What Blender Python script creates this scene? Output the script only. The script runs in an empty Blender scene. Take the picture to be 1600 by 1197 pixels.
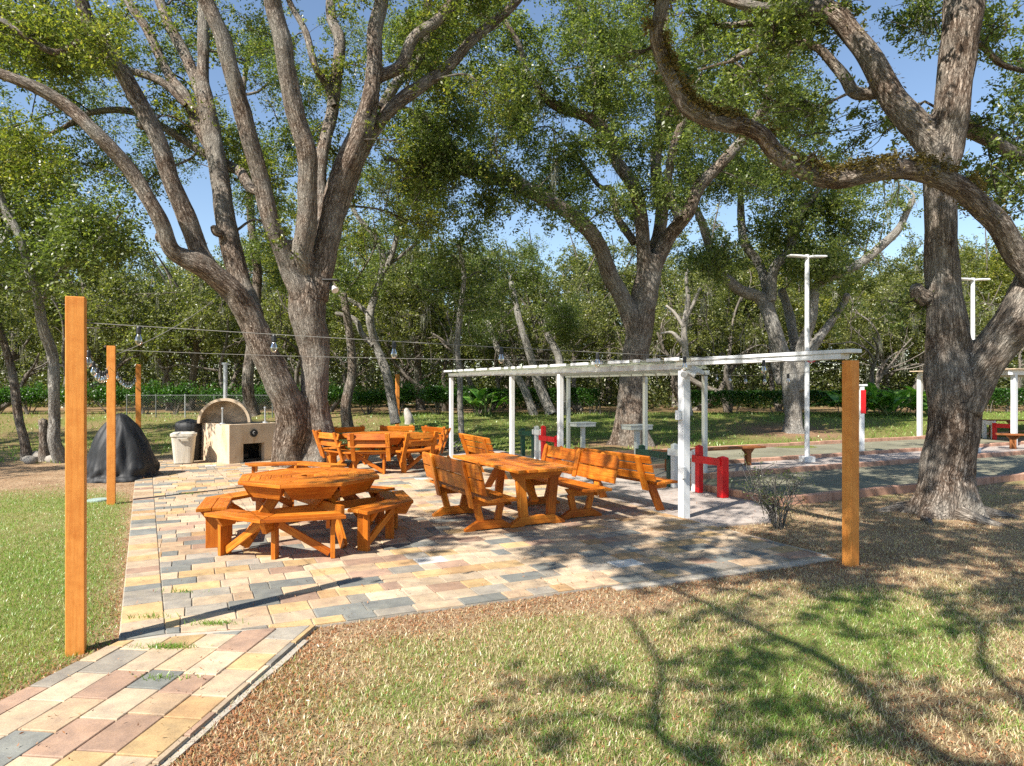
import bpy, math, random
import numpy as np
from mathutils import Vector, Matrix, Quaternion, noise as mnoise
R_ = math.radians
random.seed(7); rng = np.random.default_rng(11)
C = bpy.context.scene.collection
S = bpy.context.scene
# ------------------------------------------------------------------ camera, sky, sun, exposure
CAMZ, F, HY = 1.8, 1067.0, 603.0
cam = bpy.data.cameras.new('camera'); co = bpy.data.objects.new('camera', cam); C.objects.link(co)
co.location = (0, 0, CAMZ); co.rotation_euler = (R_(90), 0, 0)
cam.sensor_fit = 'HORIZONTAL'; cam.sensor_width = 36; cam.lens = F / 1600 * 36
cam.shift_y = (HY - 598.5) / 1600
cam.clip_start = 0.05; cam.clip_end = 3000
S.camera = co
SUN_EL = 46.6; SD = Vector((.68, .733, 0)).normalized()
w = bpy.data.worlds.new('World'); S.world = w; w.use_nodes = True
nt = w.node_tree; bg = nt.nodes['Background']
sky = nt.nodes.new('ShaderNodeTexSky'); sky.sky_type = 'NISHITA'; sky.sun_disc = False
sky.sun_elevation = R_(SUN_EL); sky.sun_rotation = R_(223); sky.air_density = 1.0; sky.dust_density = .3; sky.ozone_density = 1.3
nt.links.new(sky.outputs[0], bg.inputs[0]); bg.inputs[1].default_value = .095
sl = bpy.data.lights.new('sun', 'SUN'); sl.energy = 5.0; sl.angle = R_(.5); sl.color = (1, .94, .85)
so = bpy.data.objects.new('sun', sl); C.objects.link(so)
ld = Vector((SD.x * math.cos(R_(SUN_EL)), SD.y * math.cos(R_(SUN_EL)), -math.sin(R_(SUN_EL))))
so.rotation_euler = ld.to_track_quat('-Z', 'Y').to_euler(); so.location = (-10, -10, 20)
S.view_settings.view_transform = 'Standard'; S.view_settings.look = 'None'
S.view_settings.gamma = 1; S.view_settings.use_curve_mapping = False
S.view_settings.exposure = 1.03
S.render.engine = 'CYCLES'
S.cycles.use_adaptive_sampling = True; S.cycles.adaptive_threshold = .012; S.cycles.adaptive_min_samples = 16
S.cycles.sample_clamp_indirect = 3; S.cycles.max_bounces = 7; S.cycles.diffuse_bounces = 3; S.cycles.transparent_max_bounces = 8
S.cycles.transmission_bounces = 4; S.cycles.glossy_bounces = 2
S.cycles.use_denoising = False; S.cycles.caustics_reflective = False; S.cycles.caustics_refractive = False

def px(x, y, Y):            # a point of the photograph at depth Y
    return Vector(((x - 800) / F * Y, Y, CAMZ + (HY - y) / F * Y))
def gp(x, y, z=0.0):        # a point of the photograph on the ground
    Y = (CAMZ - z) * F / (y - HY); return Vector(((x - 800) / F * Y, Y, z))

# ------------------------------------------------------------------ materials
def mat(name):
    m = bpy.data.materials.new(name); m.use_nodes = True
    t = m.node_tree; b = t.nodes['Principled BSDF']; return m, t, b
def N(t, typ, **k):
    n = t.nodes.new(typ)
    for a, v in k.items():
        if a.startswith('i_'): n.inputs[a[2:].replace('_', ' ')].default_value = v
        else: setattr(n, a, v)
    return n
def ramp(t, stops):
    r = t.nodes.new('ShaderNodeValToRGB'); e = r.color_ramp.elements
    while len(e) < len(stops): e.new(.5)
    for q, (p, c) in zip(e, stops): q.position = p; q.color = (*c, 1)
    return r
def attr(t, n): return N(t, 'ShaderNodeAttribute', attribute_name=n)
def noise(t, vec, sc, det=4, rough=.5, dist=0):
    n = N(t, 'ShaderNodeTexNoise'); n.inputs['Scale'].default_value = sc; n.inputs['Detail'].default_value = det
    n.inputs['Roughness'].default_value = rough; n.inputs['Distortion'].default_value = dist
    if vec is not None: t.links.new(vec, n.inputs['Vector'])
    return n
def mapping(t, vec, s):
    m = N(t, 'ShaderNodeMapping'); m.inputs['Scale'].default_value = s; t.links.new(vec, m.inputs['Vector']); return m
def mix(t, f, a, b, typ='MIX'):
    m = N(t, 'ShaderNodeMix', data_type='RGBA', blend_type=typ)
    for s, v in ((0, f), (6, a), (7, b)):
        if isinstance(v, (int, float)): m.inputs[s].default_value = v
        elif isinstance(v, tuple): m.inputs[s].default_value = (*v, 1)
        else: t.links.new(v, m.inputs[s])
    return m.outputs[2]
def bump(t, b, h, st, dist=.01):
    n = N(t, 'ShaderNodeBump'); n.inputs['Strength'].default_value = st; n.inputs['Distance'].default_value = dist
    t.links.new(h, n.inputs['Height']); t.links.new(n.outputs[0], b.inputs['Normal']); return n
def mwood(name, cols, rough=.5):
    m, t, b = mat(name); g = attr(t, 'gc').outputs['Vector']
    n1 = noise(t, mapping(t, g, (1.2, 22, 22)).outputs[0], 3, 6, .6, .4)
    n2 = noise(t, g, .8, 3)
    n3 = noise(t, mapping(t, g, (5, 5, 5)).outputs[0], 1.5, 5, .7)
    r = ramp(t, [(.32, cols[0]), (.5, cols[1]), (.66, cols[2])]); t.links.new(n1.outputs[0], r.inputs[0])
    nr = ramp(t, [(.36, (0,) * 3), (.64, (1,) * 3)]); t.links.new(n2.outputs[0], nr.inputs[0]); c = mix(t, nr.outputs[0], r.outputs[0], cols[3], 'MULTIPLY')
    rr = ramp(t, [(.42, (1, 1, 1)), (.75, (.78, .66, .55))]); t.links.new(n3.outputs[0], rr.inputs[0])
    c = mix(t, 1.0, c, rr.outputs[0], 'MULTIPLY')
    v = N(t, 'ShaderNodeTexVoronoi'); v.inputs['Scale'].default_value = 2.6
    t.links.new(mapping(t, g, (1, 2.2, 2.2)).outputs[0], v.inputs['Vector'])
    k = ramp(t, [(.03, (.35, .2, .12)), (.08, (1, 1, 1))]); t.links.new(v.outputs['Distance'], k.inputs[0])
    c = mix(t, 1.0, c, k.outputs[0], 'MULTIPLY')
    t.links.new(c, b.inputs['Base Color']); b.inputs['Roughness'].default_value = rough
    b.inputs['Specular IOR Level'].default_value = .3
    bump(t, b, n1.outputs[0], .25, .003); return m
def mplain(name, col, rough=.6, var=.15, sc=6, bmp=.15, metal=0, dirt=None):
    m, t, b = mat(name); tc = N(t, 'ShaderNodeTexCoord').outputs['Object']
    n = noise(t, tc, sc, 6, .6)
    lo = tuple(x * (1 - var) for x in col); hi = tuple(min(1, x * (1 + var)) for x in col)
    r = ramp(t, [(.3, lo), (.7, hi)]); t.links.new(n.outputs[0], r.inputs[0]); c = r.outputs[0]
    if dirt:
        n2 = noise(t, mapping(t, tc, (4, 4, .8)).outputs[0], 1.3, 6, .7)
        q = ramp(t, [(.5, (1, 1, 1)), (.72, dirt)]); t.links.new(n2.outputs[0], q.inputs[0]); c = mix(t, 1.0, c, q.outputs[0], 'MULTIPLY')
    t.links.new(c, b.inputs['Base Color']); b.inputs['Roughness'].default_value = rough; b.inputs['Metallic'].default_value = metal
    n3 = noise(t, tc, sc * 9, 4); bump(t, b, n3.outputs[0], bmp, .004); return m
def mbark(name, dark, mid, light, lich, bs=1.0):
    m, t, b = mat(name); g = attr(t, 'bk').outputs['Vector']; tc = N(t, 'ShaderNodeTexCoord').outputs['Object']
    mp = mapping(t, g, (1, 1, .24)).outputs[0]
    wv = noise(t, mp, 9, 3); ad = N(t, 'ShaderNodeMixRGB', blend_type='ADD'); ad.inputs[0].default_value = .16
    t.links.new(mp, ad.inputs[1]); t.links.new(wv.outputs['Color'], ad.inputs[2])
    v = N(t, 'ShaderNodeTexVoronoi', feature='DISTANCE_TO_EDGE'); v.inputs['Scale'].default_value = 30; t.links.new(ad.outputs[0], v.inputs['Vector'])
    fr = ramp(t, [(0, (0, 0, 0)), (.2, (.75,) * 3), (.5, (1,) * 3)]); t.links.new(v.outputs['Distance'], fr.inputs[0])
    n = noise(t, mp, 34, 6, .7)
    n_r = noise(t, mapping(t, g, (1, 1, .13)).outputs[0], 26, 5, .62, .6); rr_ = ramp(t, [(.30, (.05,) * 3), (.47, (.45,) * 3), (.56, (1,) * 3)]); t.links.new(n_r.outputs[0], rr_.inputs[0])
    h = mix(t, .42, mix(t, .55, fr.outputs[0], rr_.outputs[0]), n.outputs[0])
    r = ramp(t, [(.2, dark), (.5, mid), (.78, light)]); t.links.new(h, r.inputs[0])
    big = noise(t, tc, 1.1, 5, .65); q = ramp(t, [(.42, (0,) * 3), (.62, (1,) * 3)]); t.links.new(big.outputs[0], q.inputs[0])
    li = mix(t, h, dark, lich)
    c = mix(t, q.outputs[0], r.outputs[0], li)
    sp = noise(t, tc, 16, 5, .8); q2 = ramp(t, [(.6, (0,) * 3), (.68, (1,) * 3)]); t.links.new(sp.outputs[0], q2.inputs[0])
    mm = N(t, 'ShaderNodeMath', operation='MULTIPLY'); mm.inputs[1].default_value = .55; t.links.new(q2.outputs[0], mm.inputs[0])
    c = mix(t, mm.outputs[0], c, (.42, .43, .38))
    t.links.new(c, b.inputs['Base Color']); b.inputs['Roughness'].default_value = .95; b.inputs['Specular IOR Level'].default_value = .1
    bump(t, b, h, 1.0 * bs, .06); return m
def mleaf(name, cols, trans=.5):
    m, t, b = mat(name); a = attr(t, 'tint').outputs['Fac']
    r = ramp(t, [(i / (len(cols) - 1), c) for i, c in enumerate(cols)]); t.links.new(a, r.inputs[0])
    t.links.new(r.outputs[0], b.inputs['Base Color']); b.inputs['Roughness'].default_value = .38; b.inputs['Specular IOR Level'].default_value = .6
    tr = N(t, 'ShaderNodeBsdfTranslucent'); c2 = mix(t, 1.0, r.outputs[0], (1.5, 1.55, .6), 'MULTIPLY'); t.links.new(c2, tr.inputs[0])
    ms = N(t, 'ShaderNodeMixShader'); ms.inputs[0].default_value = trans
    t.links.new(b.outputs[0], ms.inputs[1]); t.links.new(tr.outputs[0], ms.inputs[2])
    t.links.new(ms.outputs[0], t.nodes['Material Output'].inputs[0]); return m
M = {}
M['wood'] = mwood('orange stained cedar', [(.44, .115, .010), (.62, .20, .018), (.72, .28, .035), (.58, .44, .30)], .45)
M['post'] = mwood('orange painted post', [(.68, .245, .045), (.74, .29, .06), (.78, .33, .075), (.9, .85, .78)], .6)
M['white'] = mplain('white paint', (.66, .67, .67), .5, .05, 3, .08, dirt=(.66, .66, .6))
M['red'] = mplain('red paint', (.62, .008, .012), .4, .12, 5, .1)
M['green'] = mplain('shade darkened green paint', (.006, .05, .03), .4, .2, 5, .1)  # shade on the near rail frame is darkened into this paint
M['bark'] = mbark('oak bark', (.022, .015, .011), (.125, .088, .064), (.40, .325, .26), (.46, .42, .36))
M['barkgrey'] = mbark('grey oak bark', (.06, .052, .045), (.25, .225, .195), (.48, .45, .4), (.5, .49, .45))
M['barkfar'] = mbark('far bark', (.03, .024, .018), (.12, .098, .078), (.30, .26, .22), (.33, .30, .26), .6)
M['dead'] = mplain('dead wood', (.36, .33, .29), .9, .3, 8, .4)
M['leaf'] = mleaf('oak leaves', [(.035, .055, .015), (.085, .125, .035), (.18, .225, .07), (.36, .38, .15)])
M['leafy'] = mleaf('yellowing oak leaves', [(.05, .08, .018), (.13, .17, .04), (.28, .29, .07), (.50, .42, .09)])
M['leaffar'] = mleaf('far oak leaves', [(.022, .034, .010), (.075, .098, .028), (.18, .205, .065), (.40, .39, .15)])
M['leafhedge'] = mleaf('hedge leaves', [(.015, .05, .008), (.035, .10, .015), (.07, .17, .025), (.14, .27, .05)])
M['leafbroad'] = mleaf('broad leaves', [(.04, .13, .02), (.08, .22, .035), (.16, .34, .06), (.3, .42, .1)], .4)
M['moss'] = mleaf('spanish moss', [(.12, .12, .09), (.2, .2, .15), (.28, .28, .22), (.34, .34, .28)], .3)
M['fern'] = mleaf('resurrection fern', [(.07, .05, .02), (.16, .12, .04), (.22, .17, .06), (.10, .11, .03)], .2)
M['grass'] = mleaf('lawn grass', [(.64, .53, .35), (.54, .46, .25), (.30, .35, .085), (.15, .265, .042), (.24, .37, .065)], .3)
M['litter'] = mleaf('fallen leaves', [(.13, .05, .02), (.30, .12, .045), (.42, .20, .09), (.45, .32, .19)], .12)
M['stucco'] = mplain('cream stucco', (.60, .47, .33), .9, .1, 3, .5, dirt=(.72, .62, .5))
M['hoodback'] = mplain('mottled brown stone', (.48, .37, .26), .95, .5, 4, .4)  # browner and darker than the stucco, strongly mottled
M['black'] = mplain('black iron', (.015, .015, .015), .5, .3, 9, .2)
M['steel'] = mplain('galvanised steel', (.55, .56, .57), .38, .1, 7, .05, .7)
M['beige'] = mplain('beige plastic', (.55, .51, .43), .5, .05, 5, .05, dirt=(.75, .7, .6))
M['conc'] = mplain('concrete', (.38, .34, .28), .92, .18, 2.5, .4, dirt=(.75, .7, .62))
M['slab'] = mplain('pinkish slab', (.36, .31, .275), .92, .22, 1.6, .4, dirt=(.6, .55, .5))
M['curb'] = mplain('brick kerb', (.44, .25, .17), .9, .3, 3, .5, dirt=(.6, .5, .45))
M['court'] = mplain('shade darkened green court surface', (.185, .175, .12), .92, .3, 1.0, .3, dirt=(.72, .76, .64))  # shade lying on the near court is darkened into the base colour
M['rock'] = mplain('rock', (.3, .27, .23), .95, .3, 6, .6)
def m_tarp():
    m, t, b = mat('black cover'); tc = N(t, 'ShaderNodeTexCoord').outputs['Object']
    b.inputs['Base Color'].default_value = (.009, .0095, .0105, 1); b.inputs['Roughness'].default_value = .62
    n = noise(t, mapping(t, tc, (3, 3, 1.2)).outputs[0], 2.2, 5, .55, 1.2); n2 = noise(t, tc, 60, 2)
    h = mix(t, .06, n.outputs[0], n2.outputs[0]); bump(t, b, h, .35, .03); return m
M['tarp'] = m_tarp()
def m_glass():
    m, t, b = mat('bulb glass'); b.inputs['Base Color'].default_value = (1, .98, .93, 1); b.inputs['Roughness'].default_value = .02
    b.inputs['IOR'].default_value = 1.45
    tr = N(t, 'ShaderNodeBsdfTransparent'); tr.inputs[0].default_value = (.93, .92, .88, 1)
    fr = N(t, 'ShaderNodeFresnel'); fr.inputs[0].default_value = 1.5
    ad = N(t, 'ShaderNodeMath', operation='MULTIPLY_ADD'); ad.inputs[1].default_value = 1.5; ad.inputs[2].default_value = .12; t.links.new(fr.outputs[0], ad.inputs[0])
    b.inputs['Metallic'].default_value = .0; gl = N(t, 'ShaderNodeBsdfGlossy'); gl.inputs['Roughness'].default_value = .08
    ms = N(t, 'ShaderNodeMixShader'); t.links.new(ad.outputs[0], ms.inputs[0]); t.links.new(tr.outputs[0], ms.inputs[1]); t.links.new(gl.outputs[0], ms.inputs[2])
    t.links.new(ms.outputs[0], t.nodes['Material Output'].inputs[0]); return m
M['glass'] = m_glass()
def m_paver():
    m, t, b = mat('mixed pavers'); a = attr(t, 'col').outputs['Color']; tc = N(t, 'ShaderNodeTexCoord').outputs['Object']
    n = noise(t, tc, 7, 6, .65); r = ramp(t, [(.3, (.66, .66, .68)), (.7, (1.15, 1.12, 1.05))]); t.links.new(n.outputs[0], r.inputs[0])
    c = mix(t, 1.0, a, r.outputs[0], 'MULTIPLY')
    n2 = noise(t, tc, 90, 3, .7); r2 = ramp(t, [(.3, (.82,) * 3), (.7, (1.1,) * 3)]); t.links.new(n2.outputs[0], r2.inputs[0])
    c = mix(t, 1.0, c, r2.outputs[0], 'MULTIPLY')
    n4 = noise(t, tc, 1.1, 6, .7); r4 = ramp(t, [(.45, (1,) * 3), (.7, (.8, .77, .72))]); t.links.new(n4.outputs[0], r4.inputs[0]); c = mix(t, 1.0, c, r4.outputs[0], 'MULTIPLY')
    t.links.new(c, b.inputs['Base Color']); b.inputs['Roughness'].default_value = .85
    h = mix(t, .4, n.outputs[0], n2.outputs[0]); bump(t, b, h, .5, .006); return m
M['paver'] = m_paver()
def m_ground():
    m, t, b = mat('ground'); a = attr(t, 'col').outputs['Color']; tc = N(t, 'ShaderNodeTexCoord').outputs['Object']
    n = noise(t, tc, 14, 8, .75); r = ramp(t, [(.3, (.6,) * 3), (.7, (1.25,) * 3)]); t.links.new(n.outputs[0], r.inputs[0])
    c = mix(t, 1.0, a, r.outputs[0], 'MULTIPLY')
    n2 = noise(t, tc, 70, 5, .8); r2 = ramp(t, [(.35, (.6, .55, .5)), (.65, (1.25, 1.2, 1.15))]); t.links.new(n2.outputs[0], r2.inputs[0])
    c = mix(t, 1.0, c, r2.outputs[0], 'MULTIPLY')
    t.links.new(c, b.inputs['Base Color']); b.inputs['Roughness'].default_value = 1; b.inputs['Specular IOR Level'].default_value = .05
    bump(t, b, mix(t, .5, n.outputs[0], n2.outputs[0]), 1, .03); return m
M['ground'] = m_ground()
def m_roof():
    m, t, b = mat('clear corrugated panel'); b.inputs['Base Color'].default_value = (.55, .58, .5, 1); b.inputs['Roughness'].default_value = .35
    tr = N(t, 'ShaderNodeBsdfTranslucent'); tr.inputs[0].default_value = (.6, .63, .52, 1)
    tp = N(t, 'ShaderNodeBsdfTransparent'); tp.inputs[0].default_value = (.85, .87, .8, 1)
    ms = N(t, 'ShaderNodeMixShader'); ms.inputs[0].default_value = .4; m2 = N(t, 'ShaderNodeMixShader'); m2.inputs[0].default_value = .5
    t.links.new(b.outputs[0], ms.inputs[1]); t.links.new(tr.outputs[0], ms.inputs[2]); t.links.new(ms.outputs[0], m2.inputs[1]); t.links.new(tp.outputs[0], m2.inputs[2])
    t.links.new(m2.outputs[0], t.nodes['Material Output'].inputs[0]); return m
M['roof'] = m_roof()

# ------------------------------------------------------------------ mesh helpers
def link(name, me, m, parent=None, smooth=False):
    o = bpy.data.objects.new(name, me); C.objects.link(o)
    if m is not None: me.materials.append(m)
    if parent is not None: o.parent = parent
    if smooth: me.polygons.foreach_set('use_smooth', np.ones(len(me.polygons), bool))
    return o
def npmesh(name, V, Fc, m, parent=None, smooth=False, **att):
    """V (n,3); Fc (k,3|4) int array; att: name=(domain, type, data)"""
    V = np.asarray(V, np.float32); Fc = np.asarray(Fc, np.int32); k, c = Fc.shape
    me = bpy.data.meshes.new(name); me.vertices.add(len(V)); me.vertices.foreach_set('co', V.ravel())
    me.loops.add(k * c); me.loops.foreach_set('vertex_index', Fc.ravel())
    me.polygons.add(k); me.polygons.foreach_set('loop_start', np.arange(0, k * c, c, dtype=np.int32))
    me.update(calc_edges=True)
    for n, (dom, typ, data) in att.items():
        a = me.attributes.new(n, typ, dom)
        a.data.foreach_set('value' if typ == 'FLOAT' else ('vector' if typ == 'FLOAT_VECTOR' else 'color'), np.asarray(data, np.float32).ravel())
    return link(name, me, m, parent, smooth)
def tag(o, label, cat, group=None):
    o['label'] = label; o['category'] = cat
    if group: o['group'] = group
    return o
def thing(name, label, cat, loc=(0, 0, 0), rz=0, group=None):
    o = bpy.data.objects.new(name, None); C.objects.link(o); o.location = loc; o.rotation_euler = (0, 0, rz); o.empty_display_size = .2
    return tag(o, label, cat, group)
def struct(o, kind='structure'): o['kind'] = kind; return o
def kids(o): return [c for c in bpy.data.objects if c.parent == o]
def dup(o, loc=None, rz=None, sc=None, label=None, parent=None, _k=None):
    c = o.copy(); C.objects.link(c)
    if parent is not None: c.parent = parent
    for ch in (_k or {}).get(o.name, []) if _k else kids(o): dup(ch, parent=c, _k=_k)
    if loc is not None: c.location = loc
    if rz is not None: c.rotation_euler = (0, 0, rz)
    if sc is not None: c.scale = sc if hasattr(sc, '__len__') else (sc,) * 3
    if label: c['label'] = label
    return c
class MB:
    def __init__(s): s.v = []; s.f = []; s.g = []
    def add(s, vs, fs, g=None):
        b = len(s.v); s.v += [tuple(v) for v in vs]; s.f += [tuple(b + i for i in f) for f in fs]
        if g is None:
            a = np.array([tuple(v) for v in vs]); e = a.max(0) - a.min(0); o = np.argsort(-e)
            off = rng.random(3) * 40; g = a[:, o] + off
        s.g += [tuple(x) for x in g]
    def box(s, c, d, rot=None, taper=1.0):
        x, y, z = (q / 2 for q in d); vs = []
        loc = [(i * x * (taper if k > 0 else 1), j * y * (taper if k > 0 else 1), k * z) for k in (-1, 1) for i, j in ((-1, -1), (1, -1), (1, 1), (-1, 1))]
        a = np.array(loc); o = np.argsort(-np.array(d)); g = a[:, o] + rng.random(3) * 40
        for p in loc:
            q = Vector(p)
            if rot is not None: q = rot @ q
            vs.append(q + Vector(c))
        s.add(vs, [(3, 2, 1, 0), (4, 5, 6, 7), (0, 1, 5, 4), (1, 2, 6, 5), (2, 3, 7, 6), (3, 0, 4, 7)], g); return s
    def bar(s, p, q, wd, th, up=(0, 0, 1)):
        """a board from p to q; wd across, th along up"""
        p = Vector(p); q = Vector(q); d = q - p; L = d.length; X = d.normalized(); u = Vector(up); Y = u.cross(X)
        if Y.length < 1e-4: Y = Vector((0, 1, 0)).cross(X)
        Y.normalize(); Z = X.cross(Y); m = Matrix((X, Y, Z)).transposed()
        return s.box((p + q) / 2, (L, wd, th), m)
    def prism(s, poly, th, m):
        """poly in local xy, extruded +-th/2 in local z, placed by 4x4 matrix m"""
        n = len(poly); loc = [(x, y, -th / 2) for x, y in poly] + [(x, y, th / 2) for x, y in poly]
        a = np.array(loc); e = a.max(0) - a.min(0); o = np.argsort(-e); g = a[:, o] + rng.random(3) * 40
        s.add([m @ Vector(p) for p in loc], [tuple(range(n))[::-1], tuple(range(n, 2 * n))] + [(i, (i + 1) % n, n + (i + 1) % n, n + i) for i in range(n)], g); return s
    def cyl(s, p, q, r0, r1=None, n=12, caps=True):
        p = Vector(p); q = Vector(q); r1 = r0 if r1 is None else r1; X = (q - p).normalized()
        a = X.orthogonal().normalized(); b = X.cross(a); vs = []
        for c, r in ((p, r0), (q, r1)):
            for i in range(n):
                t = 2 * math.pi * i / n; vs.append(c + (a * math.cos(t) + b * math.sin(t)) * r)
        fs = [(i, (i + 1) % n, n + (i + 1) % n, n + i) for i in range(n)]
        if caps: fs += [tuple(range(n))[::-1], tuple(range(n, 2 * n))]
        s.add(vs, fs); return s
    def lathe(s, c, prof, n=14):
        vs = []; c = Vector(c)
        for r, z in prof:
            for i in range(n):
                t = 2 * math.pi * i / n; vs.append(c + Vector((r * math.cos(t), r * math.sin(t), z)))
        fs = []
        for k in range(len(prof) - 1):
            for i in range(n): fs.append((k * n + i, k * n + (i + 1) % n, (k + 1) * n + (i + 1) % n, (k + 1) * n + i))
        fs += [tuple(range(n))[::-1], tuple(range((len(prof) - 1) * n, len(prof) * n))]
        s.add(vs, fs); return s
    def build(s, name, m, parent=None, bevel=0, smooth=False):
        me = bpy.data.meshes.new(name); me.from_pydata(s.v, [], s.f); me.update()
        a = me.attributes.new('gc', 'FLOAT_VECTOR', 'POINT'); a.data.foreach_set('vector', np.array(s.g, np.float32).ravel())
        o = link(name, me, m, parent, smooth)
        if bevel:
            b = o.modifiers.new('bevel', 'BEVEL'); b.width = bevel; b.segments = 2; b.limit_method = 'ANGLE'; b.angle_limit = R_(35)
            b.harden_normals = False
        return o
def T(loc, rx=0, ry=0, rz=0):
    return Matrix.Translation(loc) @ Matrix.Rotation(rz, 4, 'Z') @ Matrix.Rotation(ry, 4, 'Y') @ Matrix.Rotation(rx, 4, 'X')
XZ = Matrix.Rotation(R_(90), 4, 'X')      # local xy polygon stands up in the xz plane

# ------------------------------------------------------------------ leaves, limbs
def leaf_arrays(P, L, W, up=.35, seed=0):
    """P (n,3) positions -> quads (diamonds) with random facing"""
    n = len(P); g = np.random.default_rng(seed)
    nrm = g.normal(size=(n, 3)); nrm[:, 2] = np.abs(nrm[:, 2]) + up; nrm /= np.linalg.norm(nrm, axis=1)[:, None]
    d = g.normal(size=(n, 3)); d -= nrm * (d * nrm).sum(1)[:, None]; d /= np.linalg.norm(d, axis=1)[:, None] + 1e-9
    s = np.cross(nrm, d); k = g.uniform(.65, 1.3, n)[:, None]
    l = d * L * k / 2; ww = s * W * k / 2
    V = np.stack([P - l, P + ww - l * .1, P + l, P - ww - l * .1], 1).reshape(-1, 3)
    Fc = np.arange(4 * n).reshape(n, 4); return V, Fc
def crown_mesh(name, P, m, L, W, parent, seed, tint=None, up=.35):
    V, Fc = leaf_arrays(P, L, W, up, seed); g = np.random.default_rng(seed + 1)
    t = np.clip(g.normal(.45, .22, len(P)), 0, 1) if tint is None else tint
    return npmesh(name, V, Fc, m, parent, tint=('FACE', 'FLOAT', t))
def smooth_path(pts, step):
    """Catmull-Rom through pts = (x,y,z,r)"""
    P = np.array(pts, float); P = np.vstack([2 * P[0] - P[1], P, 2 * P[-1] - P[-2]]); out = []
    for i in range(1, len(P) - 2):
        a, b, c, d = P[i - 1:i + 3]; n = max(2, int(np.linalg.norm(c[:3] - b[:3]) / step))
        t = np.arange(n)[:, None] / n
        out.append(.5 * ((2 * b) + (-a + c) * t + (2 * a - 5 * b + 4 * c - d) * t ** 2 + (-a + 3 * b - 3 * c + d) * t ** 3))
    out.append(P[-2][None]); o = np.vstack(out); o[:, 3] = np.maximum(o[:, 3], .004); return o
def remesh_arrays(V, Fq, B, vox):
    from mathutils.bvhtree import BVHTree
    polys = [tuple(f[:3]) if f[2] == f[3] else tuple(f) for f in Fq.tolist()]
    me = bpy.data.meshes.new('tmp'); me.from_pydata(V.tolist(), [], polys); me.update()
    o = bpy.data.objects.new('tmp', me); C.objects.link(o)
    m = o.modifiers.new('r', 'REMESH'); m.mode = 'VOXEL'; m.voxel_size = vox; m.adaptivity = 0
    sm_ = o.modifiers.new('s', 'SMOOTH'); sm_.factor = .5; sm_.iterations = 2
    ev = o.evaluated_get(bpy.context.evaluated_depsgraph_get()); m2 = ev.to_mesh()
    n = len(m2.vertices); W = np.empty(n * 3, np.float32); m2.vertices.foreach_get('co', W); W = W.reshape(-1, 3)
    L = np.empty(len(m2.loops), np.int32); m2.loops.foreach_get('vertex_index', L); G = L.reshape(-1, 4)
    bvh = BVHTree.FromPolygons(V.tolist(), polys); NB = np.empty((n, 3), np.float32)
    for i in range(n):
        co_, nr, fi, d = bvh.find_nearest(W[i].tolist())
        f = polys[fi]; pts = V[list(f)]; dd = 1 / (np.sum((pts - W[i]) ** 2, 1) + 1e-8); 
        NB[i] = (B[list(f)] * dd[:, None]).sum(0) / dd.sum()
    ev.to_mesh_clear(); bpy.data.objects.remove(o); bpy.data.meshes.remove(me)
    return W, G, NB
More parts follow.
